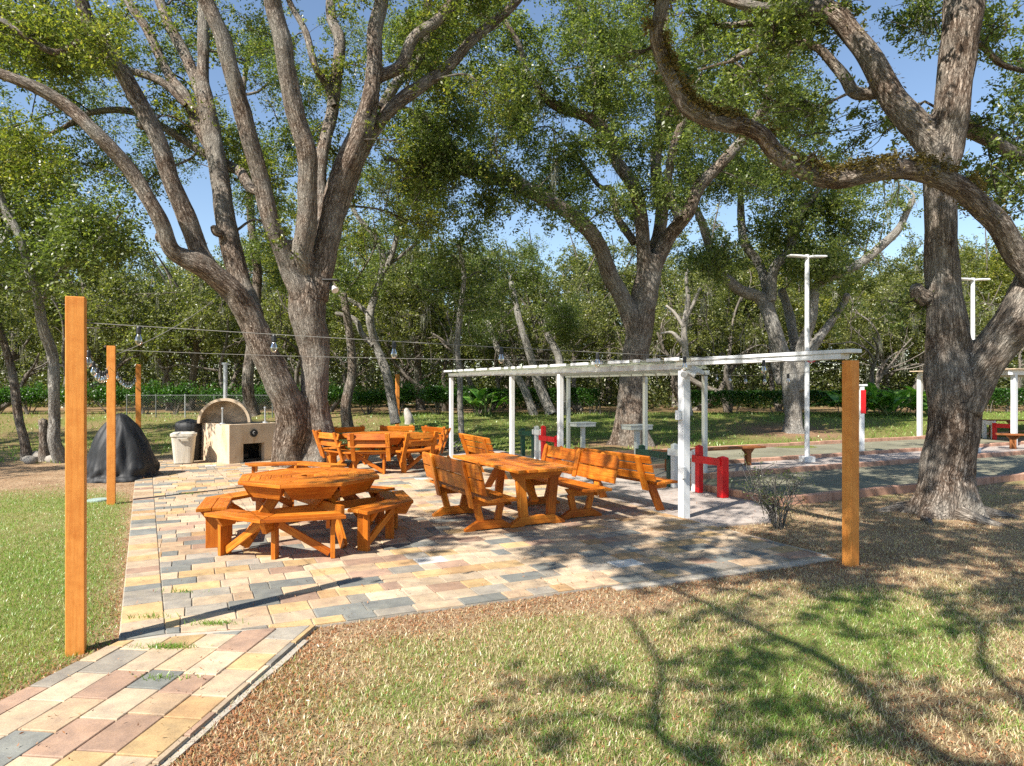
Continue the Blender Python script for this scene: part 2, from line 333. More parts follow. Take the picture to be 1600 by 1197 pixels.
class Limbs:
    vox = None
    def __init__(s): s.V = []; s.F = []; s.B = []; s.n = 0; s.samp = []; s.thick = []
    def tube(s, path, seg=8, rough=.0, flare=None, cap=True, keep=True):
        Pn = path[:, :3]; r = path[:, 3]; n = len(Pn)
        tn = np.gradient(Pn, axis=0); tn /= np.linalg.norm(tn, axis=1)[:, None] + 1e-9
        a = np.cross(tn[0], [0.3, .9, .1]); a /= np.linalg.norm(a); A = np.empty((n, 3))
        for i in range(n):
            a = a - tn[i] * a.dot(tn[i]); a /= np.linalg.norm(a) + 1e-9; A[i] = a
        Bv = np.cross(tn, A); th = np.arange(seg) * 2 * np.pi / seg
        L = np.concatenate([[0], np.cumsum(np.linalg.norm(np.diff(Pn, axis=0), axis=1))])
        off = rng.random() * 30
        rr = np.repeat(r[:, None], seg, 1)
        if rough > 0:
            for i in range(n):
                for j in range(seg):
                    q = Vector((math.cos(th[j]) * r[i] * 6, math.sin(th[j]) * r[i] * 6, L[i] * 2.2 + off))
                    e = mnoise.noise(q) * rough
                    if seg >= 28:
                        q2 = Vector((math.cos(th[j]) * r[i] * 26, math.sin(th[j]) * r[i] * 26, L[i] * 6 + off)); e += (.5 - abs(mnoise.noise(q2))) * rough * .35
                    rr[i, j] *= 1 + e
        if flare:
            h0, amt, nl = flare; ph = rng.random() * 6
            zz = Pn[:, 2] - Pn[0, 2]; e = np.exp(-np.maximum(zz, 0) / h0)[:, None]
            lob = .55 + .45 * np.cos(nl * th + ph + np.sin(th * 2) * .7)[None]
            rr = rr * (1 + amt * e * lob)
        V = Pn[:, None] + A[:, None] * (np.cos(th)[None, :, None] * rr[..., None]) + Bv[:, None] * (np.sin(th)[None, :, None] * rr[..., None])
        Bk = np.stack([np.cos(th)[None] * np.maximum(rr, .05) + off, np.sin(th)[None] * np.maximum(rr, .05), np.repeat(L[:, None], seg, 1)], -1)
        i = np.arange(n - 1)[:, None] * seg; j = np.arange(seg)[None]; j2 = (j + 1) % seg
        Fc = np.stack([i + j, i + j2, i + seg + j2, i + seg + j], -1).reshape(-1, 4) + s.n
        if s.vox and seg >= 14:
            V2 = V.reshape(-1, 3); B2 = Bk.reshape(-1, 3); F2 = Fc - s.n; k0 = len(V2)
            V2 = np.vstack([V2, Pn[0] - tn[0] * r[0] * .3, Pn[-1] + tn[-1] * r[-1] * .4]); B2 = np.vstack([B2, B2[0], B2[-1]])
            F3 = [[(q + 1) % seg, q, k0, k0] for q in range(seg)] + [[k0 - seg + q, k0 - seg + (q + 1) % seg, k0 + 1, k0 + 1] for q in range(seg)]
            s.thick.append((V2, np.vstack([F2, F3]), B2)); s.samp.append(path); return
        s.V.append(V.reshape(-1, 3)); s.B.append(Bk.reshape(-1, 3)); s.F.append(Fc); s.n += n * seg
        if cap:   # rounded end
            tip = Pn[-1] + tn[-1] * r[-1] * .5; s.V.append(tip[None]); s.B.append(Bk.reshape(-1, 3)[-1][None]); b0 = s.n - seg
            s.F.append(np.array([[b0 + q, b0 + (q + 1) % seg, s.n, s.n] for q in range(seg)])); s.n += 1
        if keep: s.samp.append(path)
    def mesh(s, name, m, parent):
        if s.thick:
            n = 0; Vs, Fs, Bs = [], [], []
            for v, f, b in s.thick: Vs.append(v); Fs.append(f + n); Bs.append(b); n += len(v)
            W, G, NB = remesh_arrays(np.vstack(Vs), np.vstack(Fs), np.vstack(Bs), s.vox)
            s.V.append(W); s.B.append(NB); s.F.append(G + s.n); s.n += len(W)
        V = np.vstack(s.V); Fq = np.vstack(s.F); B = np.vstack(s.B)
        tri = Fq[Fq[:, 2] == Fq[:, 3]]; q = Fq[Fq[:, 2] != Fq[:, 3]]
        # tips as degenerate-free quads: split off triangles
        me = bpy.data.meshes.new(name); me.vertices.add(len(V)); me.vertices.foreach_set('co', V.astype(np.float32).ravel())
        lv = np.concatenate([q.ravel(), tri[:, :3].ravel()]).astype(np.int32)
        me.loops.add(len(lv)); me.loops.foreach_set('vertex_index', lv)
        ls = np.concatenate([np.arange(len(q)) * 4, len(q) * 4 + np.arange(len(tri)) * 3]).astype(np.int32)
        me.polygons.add(len(ls)); me.polygons.foreach_set('loop_start', ls); me.update(calc_edges=True)
        a = me.attributes.new('bk', 'FLOAT_VECTOR', 'POINT'); a.data.foreach_set('vector', B.astype(np.float32).ravel())
        return link(name, me, m, parent, True)
class Tree:
    slim = .89
    def __init__(s, base, seed=0):
        s.base = Vector(base); s.L = Limbs(); s.P = []; s.moss = []; s.g = np.random.default_rng(seed); s.seed = seed
    def limb(s, pts, Y0=None, dY=0, step=.12, seg=10, rough=.1, flare=None, cap=True):
        """pts: (px, py, rpx[, dY]) in photo pixels at depth Y0 (+ dY growing along the limb)"""
        o = []; n = len(pts)
        for i, q in enumerate(pts):
            Y = Y0 + dY * i / max(1, n - 1) + (q[3] if len(q) > 3 else 0)
            v = px(q[0], q[1], Y) - s.base; kk = .0 if i == 0 else q[2] / F * Y * (.06 if q[2] > 12 else .3); w3 = s.g.normal(size=3) * kk; o.append((v.x + w3[0], v.y + w3[1] * 2, v.z + w3[2], q[2] / F * Y * s.slim))
        p = smooth_path(o, step)
        wob = s.g.normal(size=(len(p), 3)) * .0
        s.L.tube(p, seg, rough, flare, cap); return p
    def wlimb(s, pts, **k):
        p = smooth_path([(v[0], v[1], v[2], v[3]) for v in pts], k.pop('step', .15)); s.L.tube(p, k.pop('seg', 8), k.pop('rough', .08), k.pop('flare', None)); return p
    def blob(s, c, R, n, tw=6, leafsp=.17, maxd=6.0):
        """foliage clump at local c, tied to the nearest limb by a branch"""
        g = s.g; A = np.vstack(s.L.samp); c = np.array(c, float)
        d = np.linalg.norm(A[:, :3] - c, axis=1) + np.maximum(0, A[:, 2] - c[2]) * .6 + (A[:, 3] < .012) * 2
        j = int(np.argmin(d)); a = A[j]; D = np.linalg.norm(a[:3] - c)
        r0 = min(a[3] * .8, .018 + .010 * D); mid = (a[:3] + c) / 2 + g.normal(size=3) * D * .13; mid[2] += D * .06
        q1 = a[:3] * .75 + mid * .25 + g.normal(size=3) * D * .04
        path = smooth_path([(*a[:3], r0), (*q1, r0 * .9), (*mid, r0 * .65), (*c, r0 * .35)], max(.15, D / 14))
        s.L.tube(path, 6 if r0 > .03 else 5, 0)
        tips = []
        for k in range(tw):
            st = path[int(len(path) * g.uniform(.45, .98))]; e = g.normal(size=3); e /= np.linalg.norm(e); e *= R * g.uniform(.45, 1.0); e[2] *= .7
            end = c + e; m_ = (st[:3] + end) / 2 + g.normal(size=3) * R * .12
            pp = smooth_path([(*st[:3], max(.007, r0 * .35)), (*m_, .007), (*end, .004)], R / 3 + .05)
            s.L.tube(pp, 4, 0, keep=False); tips.append(pp[:, :3])
        T_ = np.vstack(tips); w_ = g.random(len(T_))
        sub = T_[g.integers(0, len(T_), n)] + g.normal(size=(n, 3)) * leafsp
        # sub-clusters: gather leaves round a few centres for a clumpy look
        k = max(6, n // 26); cc = T_[g.integers(0, len(T_), k)] + g.normal(size=(k, 3)) * leafsp * 1.5
        half = n * 17 // 20; sub[:half] = cc[g.integers(0, k, half)] + g.normal(size=(half, 3)) * leafsp * .42
        s.P.append(sub)
    def region(s, x0, x1, y0, y1, n, Ya, Yb, R=(.7, 1.2), leaves=1500, **k):
        for _ in range(n):
            Y = s.g.uniform(Ya, Yb); v = px(s.g.uniform(x0, x1), s.g.uniform(y0, y1), Y) - s.base
            r = s.g.uniform(*R); s.blob(v, r, int(leaves * r * r), tw=int(5 + r * 3), **k)
    def sprouts(s, n, leaves=1500, rmax=.14, leafsp=.13, box=None):
        g = s.g; A = np.vstack(s.L.samp); A = A[(A[:, 3] < rmax) & (A[:, 2] > 3)]
        for _ in range(n):
            a = A[g.integers(len(A)), :3]; e = g.normal(size=3); e /= np.linalg.norm(e); r = g.uniform(.3, .6)
            s.blob(a + e * g.uniform(.3, 1.0), r, int(leaves * r * r), tw=6, leafsp=leafsp)
    def mossy(s, n, lo=.3, hi=1.0, box=None, sc=1.0):
        g = s.g; A = np.vstack(s.L.samp); A = A[(A[:, 3] < .16) & (A[:, 2] > 1.5)]
        if box is not None:
            X = A[:, 0] + s.base.x; Y = A[:, 1] + s.base.y; Z = A[:, 2] + s.base.z
            u = 800 + F * X / Y; v = HY - F * (Z - CAMZ) / Y
            A = A[(u > box[0]) & (u < box[1]) & (v > box[2]) & (v < box[3])]
        if len(A) == 0: return
        for _ in range(n):
            p = A[g.integers(len(A)), :3]; h = g.uniform(lo, hi)
            for _k in range(int(14 * sc)):
                q = p + g.normal(size=3) * np.array([.07, .07, .02]); s.moss.append((q, h * g.uniform(.3, 1)))
    def finish(s, name, label, bark='bark', leaf='leaf', size=(.085, .04), group=None, tintmean=.45, cat='tree', trunkname='trunk'):
        root = thing(name, label, cat, s.base, 0, group); s.L.mesh(trunkname, M[bark], root)
        if s.P:
            P = np.vstack(s.P); g = np.random.default_rng(s.seed + 5)
            # tint varies from clump to clump
            f = np.array([mnoise.noise(Vector(p) * .9) for p in P[::6]]); f = np.repeat(f, 6)[:len(P)]
            t = np.clip(g.normal(tintmean, .2, len(P)) + f * .25, 0, 1)
            crown_mesh('crown', P, M[leaf], size[0], size[1], root, s.seed, t)
        if s.moss: moss_mesh(s.moss, root, s.seed)
        s.root = root; return root
def moss_mesh(lst, root, seed):
    g = np.random.default_rng(seed + 9); V = []; Fc = []; n = 0
    for q, h in lst:
        k = 5; x = np.array(q, float); a = g.uniform(0, 3.14); wd = g.uniform(.006, .016); dx = np.array([math.cos(a), math.sin(a), 0]) * wd
        for i in range(k + 1):
            ww = dx * (1 - .75 * i / k); V += [x - ww, x + ww]
            x = x + np.array([g.normal() * .025, g.normal() * .025, -h / k])
        for i in range(k): Fc.append((n + 2 * i, n + 2 * i + 1, n + 2 * i + 3, n + 2 * i + 2))
        n += 2 * k + 2
    o = npmesh('spanish_moss', np.array(V), np.array(Fc), M['moss'], root, tint=('FACE', 'FLOAT', np.clip(g.normal(.5, .25, len(Fc)), 0, 1))); o['kind'] = 'stuff'

# ------------------------------------------------------------------ ground
def rise(x, y):
    t = np.clip((y - 23) / 10, 0, 1); b = t * t * (3 - 2 * t) * .5
    return -.035 + b
def nz(x, y, s, o=0.0): return mnoise.noise(Vector((x * s, y * s, o)))
CU = Vector((.899, .438, 0)); CV = Vector((-.438, .899, 0)); C0 = Vector((4.01, 10.44, 0))
def ccoord(x, y): dx = x - C0.x; dy = y - C0.y; return dx * CU.x + dy * CU.y, dx * CV.x + dy * CV.y
PATIO = [(-2.79, 4.84), (-1.475, 5.16), (3.32, 7.27), (-1.52, 17.4), (-3.5, 18.6), (-8.0, 17.9), (-8.9, 16.2)]
PATHP = [(-2.79, 4.84), (-2.98, 3.6), (-3.1, 2.2), (-1.82, 2.2), (-1.695, 3.23), (-1.475, 5.16)]
SLAB = [(2.55, 8.8), (3.55, 9.15), (4.0, 10.3), (-.9, 20.3), (-1.75, 17.4)]
def inpoly(x, y, P):
    c = False; n = len(P); j = n - 1
    for i in range(n):
        if (P[i][1] > y) != (P[j][1] > y) and x < (P[j][0] - P[i][0]) * (y - P[i][1]) / (P[j][1] - P[i][1]) + P[i][0]: c = not c
        j = i
    return c
def paved(x, y):
    if inpoly(x, y, PATIO) or inpoly(x, y, PATHP) or inpoly(x, y, SLAB): return True
    s_, t_ = ccoord(x, y); return s_ > -.7 and -.15 < t_ < 7.9
def edist(x, y):   # distance to the nearest paving edge of patio / path
    p = Vector((x, y)); d = 99
    for P in (PATIO, PATHP):
        for i in range(len(P)):
            a = Vector(P[i]); b = Vector(P[(i + 1) % len(P)]); ab = b - a; t = max(0, min(1, (p - a).dot(ab) / ab.dot(ab))); d = min(d, (a + ab * t - p).length)
    return d
def greenness(x, y):
    """0 bare leaf litter .. 1 full green lawn"""
    n = nz(x, y, .55, 3) * .6 + nz(x, y, 1.6, 9) * .45
    leftside = x < -.54 * (y - 4.84) - 2.79 or (y < 4.84 and x < -2.3)
    if y > 20:
        if x < -5: g = .5 + n
        else: g = .85 + n * .6
        dt = math.hypot(x - 10.5, y - 25.6); g -= math.exp(-(dt / 2.6) ** 2) * 1.1; dt = math.hypot(x - 3.7, y - 21.3); g -= math.exp(-(dt / 1.6) ** 2)
        if y > 34: g = .15 + n * .5
        return max(0, min(1, g))
    if leftside:
        g = .92 + n * .35; e = edist(x, y); g -= math.exp(-(e / .16)) * .9
        if y > 10.8: g -= (y - 10.8) * .55
        if y > 16: g = .35 + n * 1.2
        return max(0, min(1, g))
    e = edist(x, y); g = .56 + n * 1.35 - math.exp(-((e / .5) ** 2)) * .8
    d3 = math.hypot(x - 4.6, y - 8.7); g -= math.exp(-(d3 / 2.1) ** 2) * 1.0
    if y > 7.0: g -= .35 * min(1, (y - 7))
    return max(0, min(1, g))
def axis(lo, hi, flo, fhi, fine, growth=1.18):
    a = list(np.arange(flo, fhi, fine)); st = fine; x = a[-1]
    while x < hi: st *= growth; x += st; a.append(x)
    st = fine; x = flo; pre = []
    while x > lo: st *= growth; x -= st; pre.append(x)
    return np.array(pre[::-1] + a)
def build_ground():
    xs = axis(-900, 900, -9, 10, .11); ys = axis(-900, 1400, 2.2, 13.5, .11)
    X, Yg = np.meshgrid(xs, ys); Z = rise(X, Yg)
    V = np.stack([X, Yg, Z], -1).reshape(-1, 3); col = np.zeros((len(V), 4), np.float32); col[:, 3] = 1
    dry = np.array([.50, .38, .25]); straw = np.array([.48, .40, .22]); grn = np.array([.15, .20, .05]); lit = np.array([.30, .20, .125])
    for i, (x, y, z) in enumerate(V):
        if abs(x) > 60 or y > 90 or y < -10: g = .3; c = lit * .6 + grn * .4
        else:
            g = greenness(x, y); n = nz(x, y, 2.1, 5) * .5 + .5
            c = (dry * n + lit * (1 - n)) * (1 - g) + (grn * .6 + straw * .4) * g
            if y > 20: c = (lit * (1 - g) + grn * 1.0 * g + 0 * c)
        V[i, 2] += nz(x, y, 1.2, 2) * .012 if y < 20 else nz(x, y, .3, 2) * .06
        col[i, :3] = c
    nx, ny = len(xs), len(ys); i = np.arange(ny - 1)[:, None] * nx; j = np.arange(nx - 1)[None]
    Fc = np.stack([i + j, i + j + 1, i + nx + j + 1, i + nx + j], -1).reshape(-1, 4)
    struct(npmesh('ground', V, Fc, M['ground'], None, True, col=('POINT', 'FLOAT_COLOR', col)))
build_ground()

def clip(poly, conv):
    out = poly
    for i in range(len(conv)):
        a = conv[i]; b = conv[(i + 1) % len(conv)]; res = []
        if not out: return []
        side = lambda p: (b[0] - a[0]) * (p[1] - a[1]) - (b[1] - a[1]) * (p[0] - a[0])
        for k in range(len(out)):
            p = out[k]; q = out[(k + 1) % len(out)]; sp, sq = side(p), side(q)
            if sp >= 0: res.append(p)
            if (sp >= 0) != (sq >= 0): t = sp / (sp - sq); res.append((p[0] + (q[0] - p[0]) * t, p[1] + (q[1] - p[1]) * t))
        out = res
    return out
PCOL = [((.50, .385, .265), 26), ((.52, .41, .29), 16), ((.50, .36, .235), 18), ((.52, .36, .18), 12), ((.20, .205, .19), 12), ((.37, .245, .175), 8), ((.31, .28, .235), 10), ((.44, .28, .14), 5), ((.66, .62, .56), .6)]
def pavers(name, region, org, ang, ext, rowd, lens, zt, seed, border=None, bsz=(0, 0)):
    r = random.Random(seed); ca, sa = math.cos(ang), math.sin(ang); V = []; Fl = []; cl = []
    W = lambda s, t: (org[0] + s * ca - t * sa, org[1] + s * sa + t * ca)
    cells = []
    t = ext[2]
    while t < ext[3]:
        s = ext[0] + r.uniform(-.3, 0)
        while s < ext[1]:
            l = r.choice(lens); cells.append([(s, t), (s + l, t), (s + l, t + rowd), (s, t + rowd)]); s += l
        t += rowd
    g = .0045
    conv = region
    def put(poly):
        cx = sum(p[0] for p in poly) / len(poly); cy = sum(p[1] for p in poly) / len(poly)
        area = abs(sum(poly[i][0] * poly[(i + 1) % len(poly)][1] - poly[(i + 1) % len(poly)][0] * poly[i][1] for i in range(len(poly)))) / 2
        if area < .004: return
        c = r.choices([q[0] for q in PCOL], [q[1] for q in PCOL])[0]; k = r.uniform(.85, 1.15); dz = r.uniform(-.0015, .0015); tx, ty = r.uniform(-.008, .008), r.uniform(-.008, .008)
        n = len(poly); b = len(V)
        def ring(ins, z):
            for p in poly:
                dx, dy = cx - p[0], cy - p[1]; L = math.hypot(dx, dy) or 1
                x, y = p[0] + dx / L * ins * 1.4, p[1] + dy / L * ins * 1.4
                V.append((x, y, z + dz + (x - cx) * tx + (y - cy) * ty))
        ring(g, zt - .05); ring(g, zt - .004); ring(g + .005, zt)
        f = [tuple(range(b + 2 * n, b + 3 * n))]
        for a in (0, 1):
            for i in range(n): f.append((b + a * n + i, b + a * n + (i + 1) % n, b + (a + 1) * n + (i + 1) % n, b + (a + 1) * n + i))
        Fl.extend(f); cl.extend([(c[0] * k, c[1] * k, c[2] * k, 1)] * len(f))
    for c in cells:
        p = clip([W(*q) for q in c], conv)
        if len(p) >= 3: put(p)
    if border:
        for bp in border: put(bp)
    me = bpy.data.meshes.new(name); me.from_pydata(V, [], Fl); me.update()
    a = me.attributes.new('col', 'FLOAT_COLOR', 'FACE'); a.data.foreach_set('color', np.array(cl, np.float32).ravel())
    o = link(name, me, M['paver']); return struct(o)
def flat(name, poly, z, m, th=.2):
    b = MB(); n = len(poly); b.add([(x, y, z - th) for x, y in poly] + [(x, y, z) for x, y in poly], [tuple(range(n, 2 * n))] + [(i, (i + 1) % n, n + (i + 1) % n, n + i) for i in range(n)])
    return struct(b.build(name, m))
# patio: field + one border course down its left edge
e0 = Vector(PATIO[0]); e1 = Vector(PATIO[6]); ed = (e1 - e0).normalized(); en = Vector((-ed.y, ed.x)) * -1
bord = []; q = .0
Lb = (e1 - e0).length; rb = random.Random(4)
while q < Lb - .1:
    l = rb.choice((.16, .22, .3)); a = e0 + ed * q; b_ = e0 + ed * min(Lb, q + l); bord.append([(a.x, a.y), (a.x + en.x * .3, a.y + en.y * .3), (b_.x + en.x * .3, b_.y + en.y * .3), (b_.x, b_.y)]); q += l
fld = [tuple(e0 + en * .3)] + PATIO[1:6] + [tuple(e1 + en * .3)]
pavers('patio', fld, PATIO[0], R_(25), (-3, 9, -3, 17), .24, (.16, .24, .32, .40, .32), 0.0, 5, bord)
pavers('path', [(-2.79, 4.83), (-2.98, 3.6), (-3.1, 2.2), (-1.82, 2.2), (-1.695, 3.23), (-1.478, 5.15)], (-1.82, 2.2), R_(83.6), (-.5, 3.2, -.2, 1.6), .225, (.26, .38, .38), 0.0, 8)
flat('patio_bed', PATIO, -.012, M['conc']); flat('path_bed', PATHP, -.012, M['conc'])
# concrete haunching showing along the front edge and along the path
def strip(name, a, b, wd, z, m):
    a = Vector(a); b = Vector(b); d = (b - a).normalized(); n = Vector((d.y, -d.x)); k = 24; P = []
    for i in range(k + 1): P.append(a + (b - a) * i / k - n * .0)
    Q = [p + n * (wd * (1 + .35 * nz(p.x, p.y, 3))) for p in P]; return flat(name, [tuple(p) for p in Q] + [tuple(p) for p in P[::-1]], z, m)
strip('patio_edging', (.9, 6.18), (3.36, 7.26), .12, -.016, M['conc'])
strip('path_edging', (-1.83, 2.2), (-1.5, 4.9), .05, -.02, M['conc'])
strip('patio_edging', (3.34, 7.3), (2.6, 8.75), .07, -.018, M['conc'])
flat('slab', SLAB, -.006, M['slab'])
def cpoly(s0, s1, t0, t1): return [tuple((C0 + CU * s + CV * t)[:2]) for s, t in ((s0, t0), (s1, t0), (s1, t1), (s0, t1))]
flat('court', cpoly(.02, 34, .06, 2.6), -.002, M['court']); flat('walkway', cpoly(-.4, 34, 2.7, 4.3), .012, M['slab'])
flat('court', cpoly(.02, 34, 4.4, 7.1), -.002, M['court']); flat('walkway', cpoly(-.4, 34, 7.2, 7.9), .012, M['slab'])
for (s0, t0, s1, t1) in ((0, 0, 34, 0), (0, 0, 0, 2.65), (0, 2.65, 34, 2.65), (0, 4.35, 34, 4.35), (0, 4.35, 0, 7.15), (0, 7.15, 34, 7.15)):
    L = math.hypot(s1 - s0, t1 - t0); n = int(L / .55); b = MB()
    for i in range(n):
        a = (i + .006) / n; c = (i + .994) / n
        p = C0 + CU * (s0 + (s1 - s0) * a) + CV * (t0 + (t1 - t0) * a); q_ = C0 + CU * (s0 + (s1 - s0) * c) + CV * (t0 + (t1 - t0) * c)
        z = random.uniform(.03, .042); b.bar((p.x, p.y, z - .02), (q_.x, q_.y, z - .02), .12, .16)
    struct(b.build('kerb', M['curb'], bevel=.008))

# ------------------------------------------------------------------ grass and litter
def blades(name, pts, hgt, wid, tint, seed):
    g = np.random.default_rng(seed); n = len(pts); P = np.asarray(pts); a = g.uniform(0, 2 * np.pi, n)
    h = hgt * g.uniform(.45, 1.45, n); lean = g.uniform(.2, 1.3, n) * h; b = g.uniform(0, 2 * np.pi, n)
    dx = np.stack([np.cos(a), np.sin(a), np.zeros(n)], 1) * wid * g.uniform(.6, 1.3, n)[:, None]
    mid = P + np.stack([np.cos(b) * lean * .35, np.sin(b) * lean * .35, h * .6], 1); tip = P + np.stack([np.cos(b) * lean, np.sin(b) * lean, h], 1)
    V = np.stack([P - dx, P + dx, mid + dx * .7, mid - dx * .7, tip], 1).reshape(-1, 3); k = np.arange(n)[:, None] * 5
    Fq = np.concatenate([k + [0, 1, 2], k + [0, 2, 3], k + [3, 2, 4]], 1).reshape(-1, 3)
    o = npmesh(name, V, Fq, M['grass'], None, tint=('FACE', 'FLOAT', np.repeat(tint, 3)))
    o['kind'] = 'stuff'; return o
def scatter(n, x0, x1, y0, y1, f, seed):
    g = np.random.default_rng(seed); pts = []; ti = []
    # denser where nearer to the camera
    u = g.random(n); Y = y0 * (y1 / y0) ** u; X = g.uniform(x0, x1, n)
    for x, y in zip(X, Y):
        if abs(x) > y * .8 + .5 or paved(x, y): continue
        t = f(x, y, g)
        if t is None: continue
        pts.append((x, y, float(rise(x, y)))); ti.append(t)
    return np.array(pts), np.array(ti)
def f_lawn(x, y, g):
    gr = greenness(x, y)
    left = x < -.54 * (y - 4.84) - 2.6 or (y < 4.84 and x < -2.3)
    if g.random() > (.25 + gr * 1.0 if not left else gr * 1.1): return None
    if left: return float(np.clip(g.normal(.82 if nz(x, y, 1.3) > -.3 else .6, .18), .1, 1))
    if g.random() < gr * 1.05 - .12: return float(np.clip(g.normal(.72, .17), 0, 1))
    return float(np.clip(g.normal(.1, .12), 0, 1))
p, t_ = scatter(820000, -9, 9, 3.0, 15.5, f_lawn, 3)
o = blades('lawn_grass', p, .027, .0026, t_, 4)
def f_far(x, y, g):
    gr = greenness(x, y)
    return None if g.random() > gr else float(np.clip(g.normal(.72, .15), 0, 1))
p, t_ = scatter(60000, -26, 30, 16, 34, f_far, 5); blades('bank_grass', p, .09, .014, t_, 6)
def litter(name, n, f, size, seed, z0=.012):
    g = np.random.default_rng(seed); P = []
    while len(P) < n:
        y = 3.0 * (16 / 3.0) ** g.random(); x = g.uniform(-.8 * y - .5, .8 * y + .5)
        if g.random() < f(x, y): P.append((x, y, (0.004 if paved(x, y) else float(rise(x, y))) + g.uniform(.003, z0)))
    P = np.array(P); V, Fc = leaf_arrays(P, size, size * .5, 1.6, seed)
    V = V.reshape(-1, 4, 3); V[:, 1] = V[:, 1] * .6 + V[:, 3] * .4; V[:, 0, 2] += g.uniform(0, .012, len(P)); V[:, 2, 2] += g.uniform(0, .012, len(P)); V = V.reshape(-1, 3)
    V[:, 2] = np.maximum(V[:, 2], np.repeat(P[:, 2], 4) - .004)
    o = npmesh(name, V, Fc, M['litter'], None, tint=('FACE', 'FLOAT', np.clip(g.normal(.45, .3, len(P)), 0, 1))); o['kind'] = 'stuff'
def f_lit(x, y):
    if paved(x, y): return .05 if not (x < 0 and y < 9) else .006
    e = edist(x, y); left = x < -.54 * (y - 4.84) - 2.6
    if left: return .9 * math.exp(-e / .14) + .01 + (.3 if y > 11 else 0)
    return min(1, .9 * math.exp(-(e / .42) ** 2) + .03 + .28 * (1 - greenness(x, y)))
litter('fallen_leaves', 42000, f_lit, .026, 8)

def weeds():
    g = np.random.default_rng(12); P_ = []
    for cx, cy, k in ((gp(335, 975).x, gp(335, 975).y, 160), (gp(262, 1012).x, gp(262, 1012).y, 220), (gp(283, 925).x, gp(283, 925).y, 60), (gp(235, 965).x, gp(235, 965).y, 60), (gp(290, 772).x, gp(290, 772).y, 90), (gp(255, 1060).x, gp(255, 1060).y, 60)):
        for _ in range(k): P_.append((cx + g.normal() * .10, cy + g.normal() * .02, 0))
    blades('joint_weeds', np.array(P_), .03, .003, np.clip(g.normal(.8, .1, len(P_)), 0, 1), 13)
weeds()
# ------------------------------------------------------------------ wooden furniture
def octagon_table(label, loc, rz, R=.84, grp=None):
    t = thing('octagonal_picnic_table', label, 'picnic table', loc, rz, grp)
    top = MB(); ca = math.cos(math.pi / 8); r = R; h = .72; wd = .118
    while r > .14:
        ri = max(r - wd, .0)
        for k in range(8):
            a0 = k * math.pi / 4 + .003; a1 = (k + 1) * math.pi / 4 - .003
            pts = [(r * math.cos(a0), r * math.sin(a0)), (r * math.cos(a1), r * math.sin(a1)), (ri * math.cos(a1), ri * math.sin(a1)), (ri * math.cos(a0), ri * math.sin(a0))]
            am = (a0 + a1) / 2; m = T((0, 0, h), rz=am); mi = Matrix.Rotation(-am, 4, 'Z')
            loc_ = [tuple((mi @ Vector((x, y, 0)))[:2]) for x, y in pts]
            top.prism(loc_[::-1] if False else loc_, .038, m)
        r = ri - .005
    top.build('tabletop', M['wood'], t, .004)
    ap = MB()
    for k in range(8):
        am = (k + .5) * math.pi / 4; r0 = R * ca - .06; hw = R * math.sin(math.pi / 8)
        m = T((r0 * math.cos(am), r0 * math.sin(am), h - .02), rz=am + R_(90)) @ Matrix.Rotation(R_(90 + 24), 4, 'X')
        ap.prism([(-hw * .9, 0), (hw * .9, 0), (hw * .62, -.15), (-hw * .62, -.15)], .03, m)
    ap.build('apron', M['wood'], t, .003)
    for q in range(2):
        st = MB(); a = q * R_(90) + R_(22.5 + 22.5); d = Vector((math.cos(a), math.sin(a), 0)); z = .34 + q * .0
        st.bar(d * -.86 + Vector((0, 0, z + q * .102)), d * .86 + Vector((0, 0, z + q * .102)), .04, .10)
        st.bar(d * -.62 + Vector((0, 0, .66 - q * .045)), d * .62 + Vector((0, 0, .66 - q * .045)), .04, .043); st.build('stretcher', M['wood'], t, .003)
    for k in range(4):
        a = R_(45) + k * R_(90); d = Vector((math.cos(a), math.sin(a), 0)); n = Vector((-d.y, d.x, 0)); lg = MB()
        lg.bar(d * .34 + n * .045 + Vector((0, 0, .68)), d * .80 + n * .045 + Vector((0, 0, .02)), .04, .13, up=d + Vector((0, 0, .6))); lg.build('leg', M['wood'], t, .004)
        br = MB(); br.bar(d * .2 - n * .045 + Vector((0, 0, .40)), d * .62 - n * .045 + Vector((0, 0, .66)), .035, .07, up=(0, 0, 1)); br.build('brace', M['wood'], t, .003)
    return t
